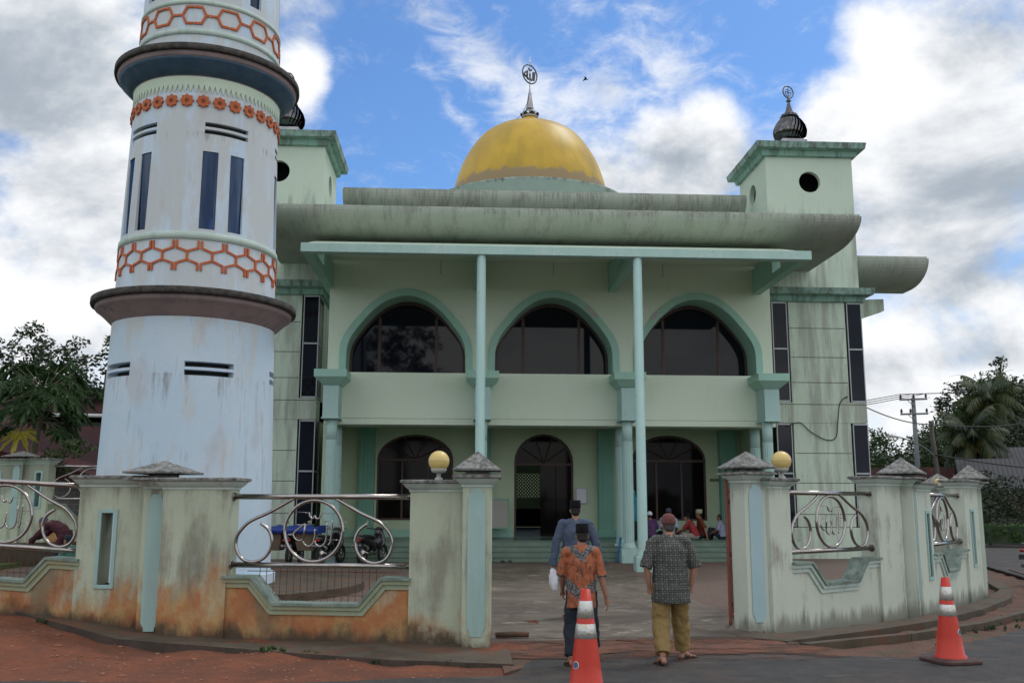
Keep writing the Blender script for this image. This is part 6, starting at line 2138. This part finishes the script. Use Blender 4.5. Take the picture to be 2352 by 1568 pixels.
def wire(pts, r, label, mt='black', sag=.0, grp=None):
    P = []
    for i in range(len(pts)-1):
        a, b = Vector(pts[i]), Vector(pts[i+1])
        K = 14
        for k in range(K+(1 if i == len(pts)-2 else 0)):
            t_ = k/K
            p = a.lerp(b, t_); p.z -= sag*4*t_*(1-t_)
            P.append(p)
    tag(MB().tube(P, r, 4).build('cable', mt, None, loc=pts[0]), label, 'cable', grp)


sb = 'thin power lines strung from the utility pole crossarm'
def cr(x, z): return tuple(Matrix.Translation((27.95, 57.5, .1)) @ ax @ Vector((x, -.14, z)))
for x, dz in ((-.72, 0), (.02, 0), (.72, 0)):
    nm = {-.72: 'left', .02: 'middle', .72: 'right'}[x]
    wire([cr(x, 8.38), (60+x, 72, 13.2)], .022, 'power line from the %s insulator of the top crossarm to the trees at right' % nm, 'black', .6, sb)
    wire([cr(x, 8.38), (5+x*3, 95, 8.0)], .022, 'power line from the %s insulator of the top crossarm going behind the mosque' % nm, 'black', .8, sb)
wire([(12.97, 31.42, 5.32), (20.3, 40.1, 4.95+.2), (30.5, 48, 6.2)], .022, 'black cable leaving the mosque wall and crossing to the right', 'black', .25)
wire([(20.28, 40.05, 3.85), (34, 42, 3.2)], .03, 'black cable hanging from the leaning lamp pole toward the right edge', 'black', .35)
c = MB().tube(spline([(10.9, 31.46, 4.32), (11.35, 31.45, 4.44), (11.7, 31.46, 4.15), (12.2, 31.45, 3.88), (12.55, 31.46, 3.95), (12.65, 31.45, 4.5), (12.75, 31.44, 5.1), (12.97, 31.43, 5.32)], 6), .016, 5)
tag(c.build('cable', 'black', None, loc=(12, 31.46, 4.3)), 'loose looping black cable hanging on the right tower wall', 'cable')
# bird in the open sky
_a, _e = sky_dir(1345, 183)
BP = pol(1345, 105, EYE+105*math.tan(_e))
BP = (105*math.sin(_a), 105*math.cos(_a), BP[2])
b_ = thing('bird', BP, 'tiny dark bird gliding in the blue sky right of the dome spire', 'bird')
L = Matrix.Translation(BP)
MB(L).tube([(-.25, 0, 0), (-.1, 0, .02), (.15, 0, .02), (.3, 0, 0)], [.03, .08, .07, .02], 8).build('body', 'hair', b_)
for s_ in (-1, 1):
    MB(L).loft([[(-.12, s_*.05, .03), (.14, s_*.05, .03), (.14, s_*.05, .05), (-.12, s_*.05, .05)], [(-.18, s_*.35, .11), (.05, s_*.35, .11), (.05, s_*.35, .125), (-.18, s_*.35, .125)], [(-.3, s_*.6, .06), (-.22, s_*.6, .06), (-.22, s_*.6, .065), (-.3, s_*.6, .065)]]).build('wing', 'hair', b_)
# front part of a red motorcycle entering from the right edge
t = bike((13.45, 21.3, -.004), R(196), 'red motorcycle on the road at the far right edge of the picture, facing the viewer', 'bikered', plate='BA 2210 K')
t['group'] = ''
del t['group']

# big tree across the road behind the viewer: seen mirrored in the tinted windows
tree('tree', 'large dark tree whose silhouette is mirrored in the left arched window', (-5.5, -24, 0), [(0, 0, 13.5, 4.2, 3.5, 4.6), (-3, 0, 9.5, 3.5, 3, 3.0), (3.0, 0, 10, 3.2, 3, 3)], 7, .5, 'leaf', 77, 120, 44, 1.1, .55)

# weeds in the verge and along the wall feet: uncountable
random.seed(5)
wp = []
for i in range(52):
    t_ = random.random()
    if i % 3: x = 6.2+6*t_; y = 13.05+6.3*t_+random.uniform(-.9, -.15)
    else: x = -6.6+7*t_; y = 14.2-.45*(x+6.6) if x > -4.3 else 13.6; y += random.uniform(-.3, -.1)
    z = dirt_z(x, y) if x < 0 else -.08
    for k in range(3): wp.append((x+random.uniform(-.05, .05), y+random.uniform(-.05, .05), z+.03))
o = thing('weeds', (0, 0, 0), 'small green weeds sprouting in the verge and along the kerbs', 'weeds')
o['kind'] = 'stuff'
raw_mesh('blades', leaf_cloud(wp, 7, .03, .05, 3, 2.5, .9), 'leaf2', o)
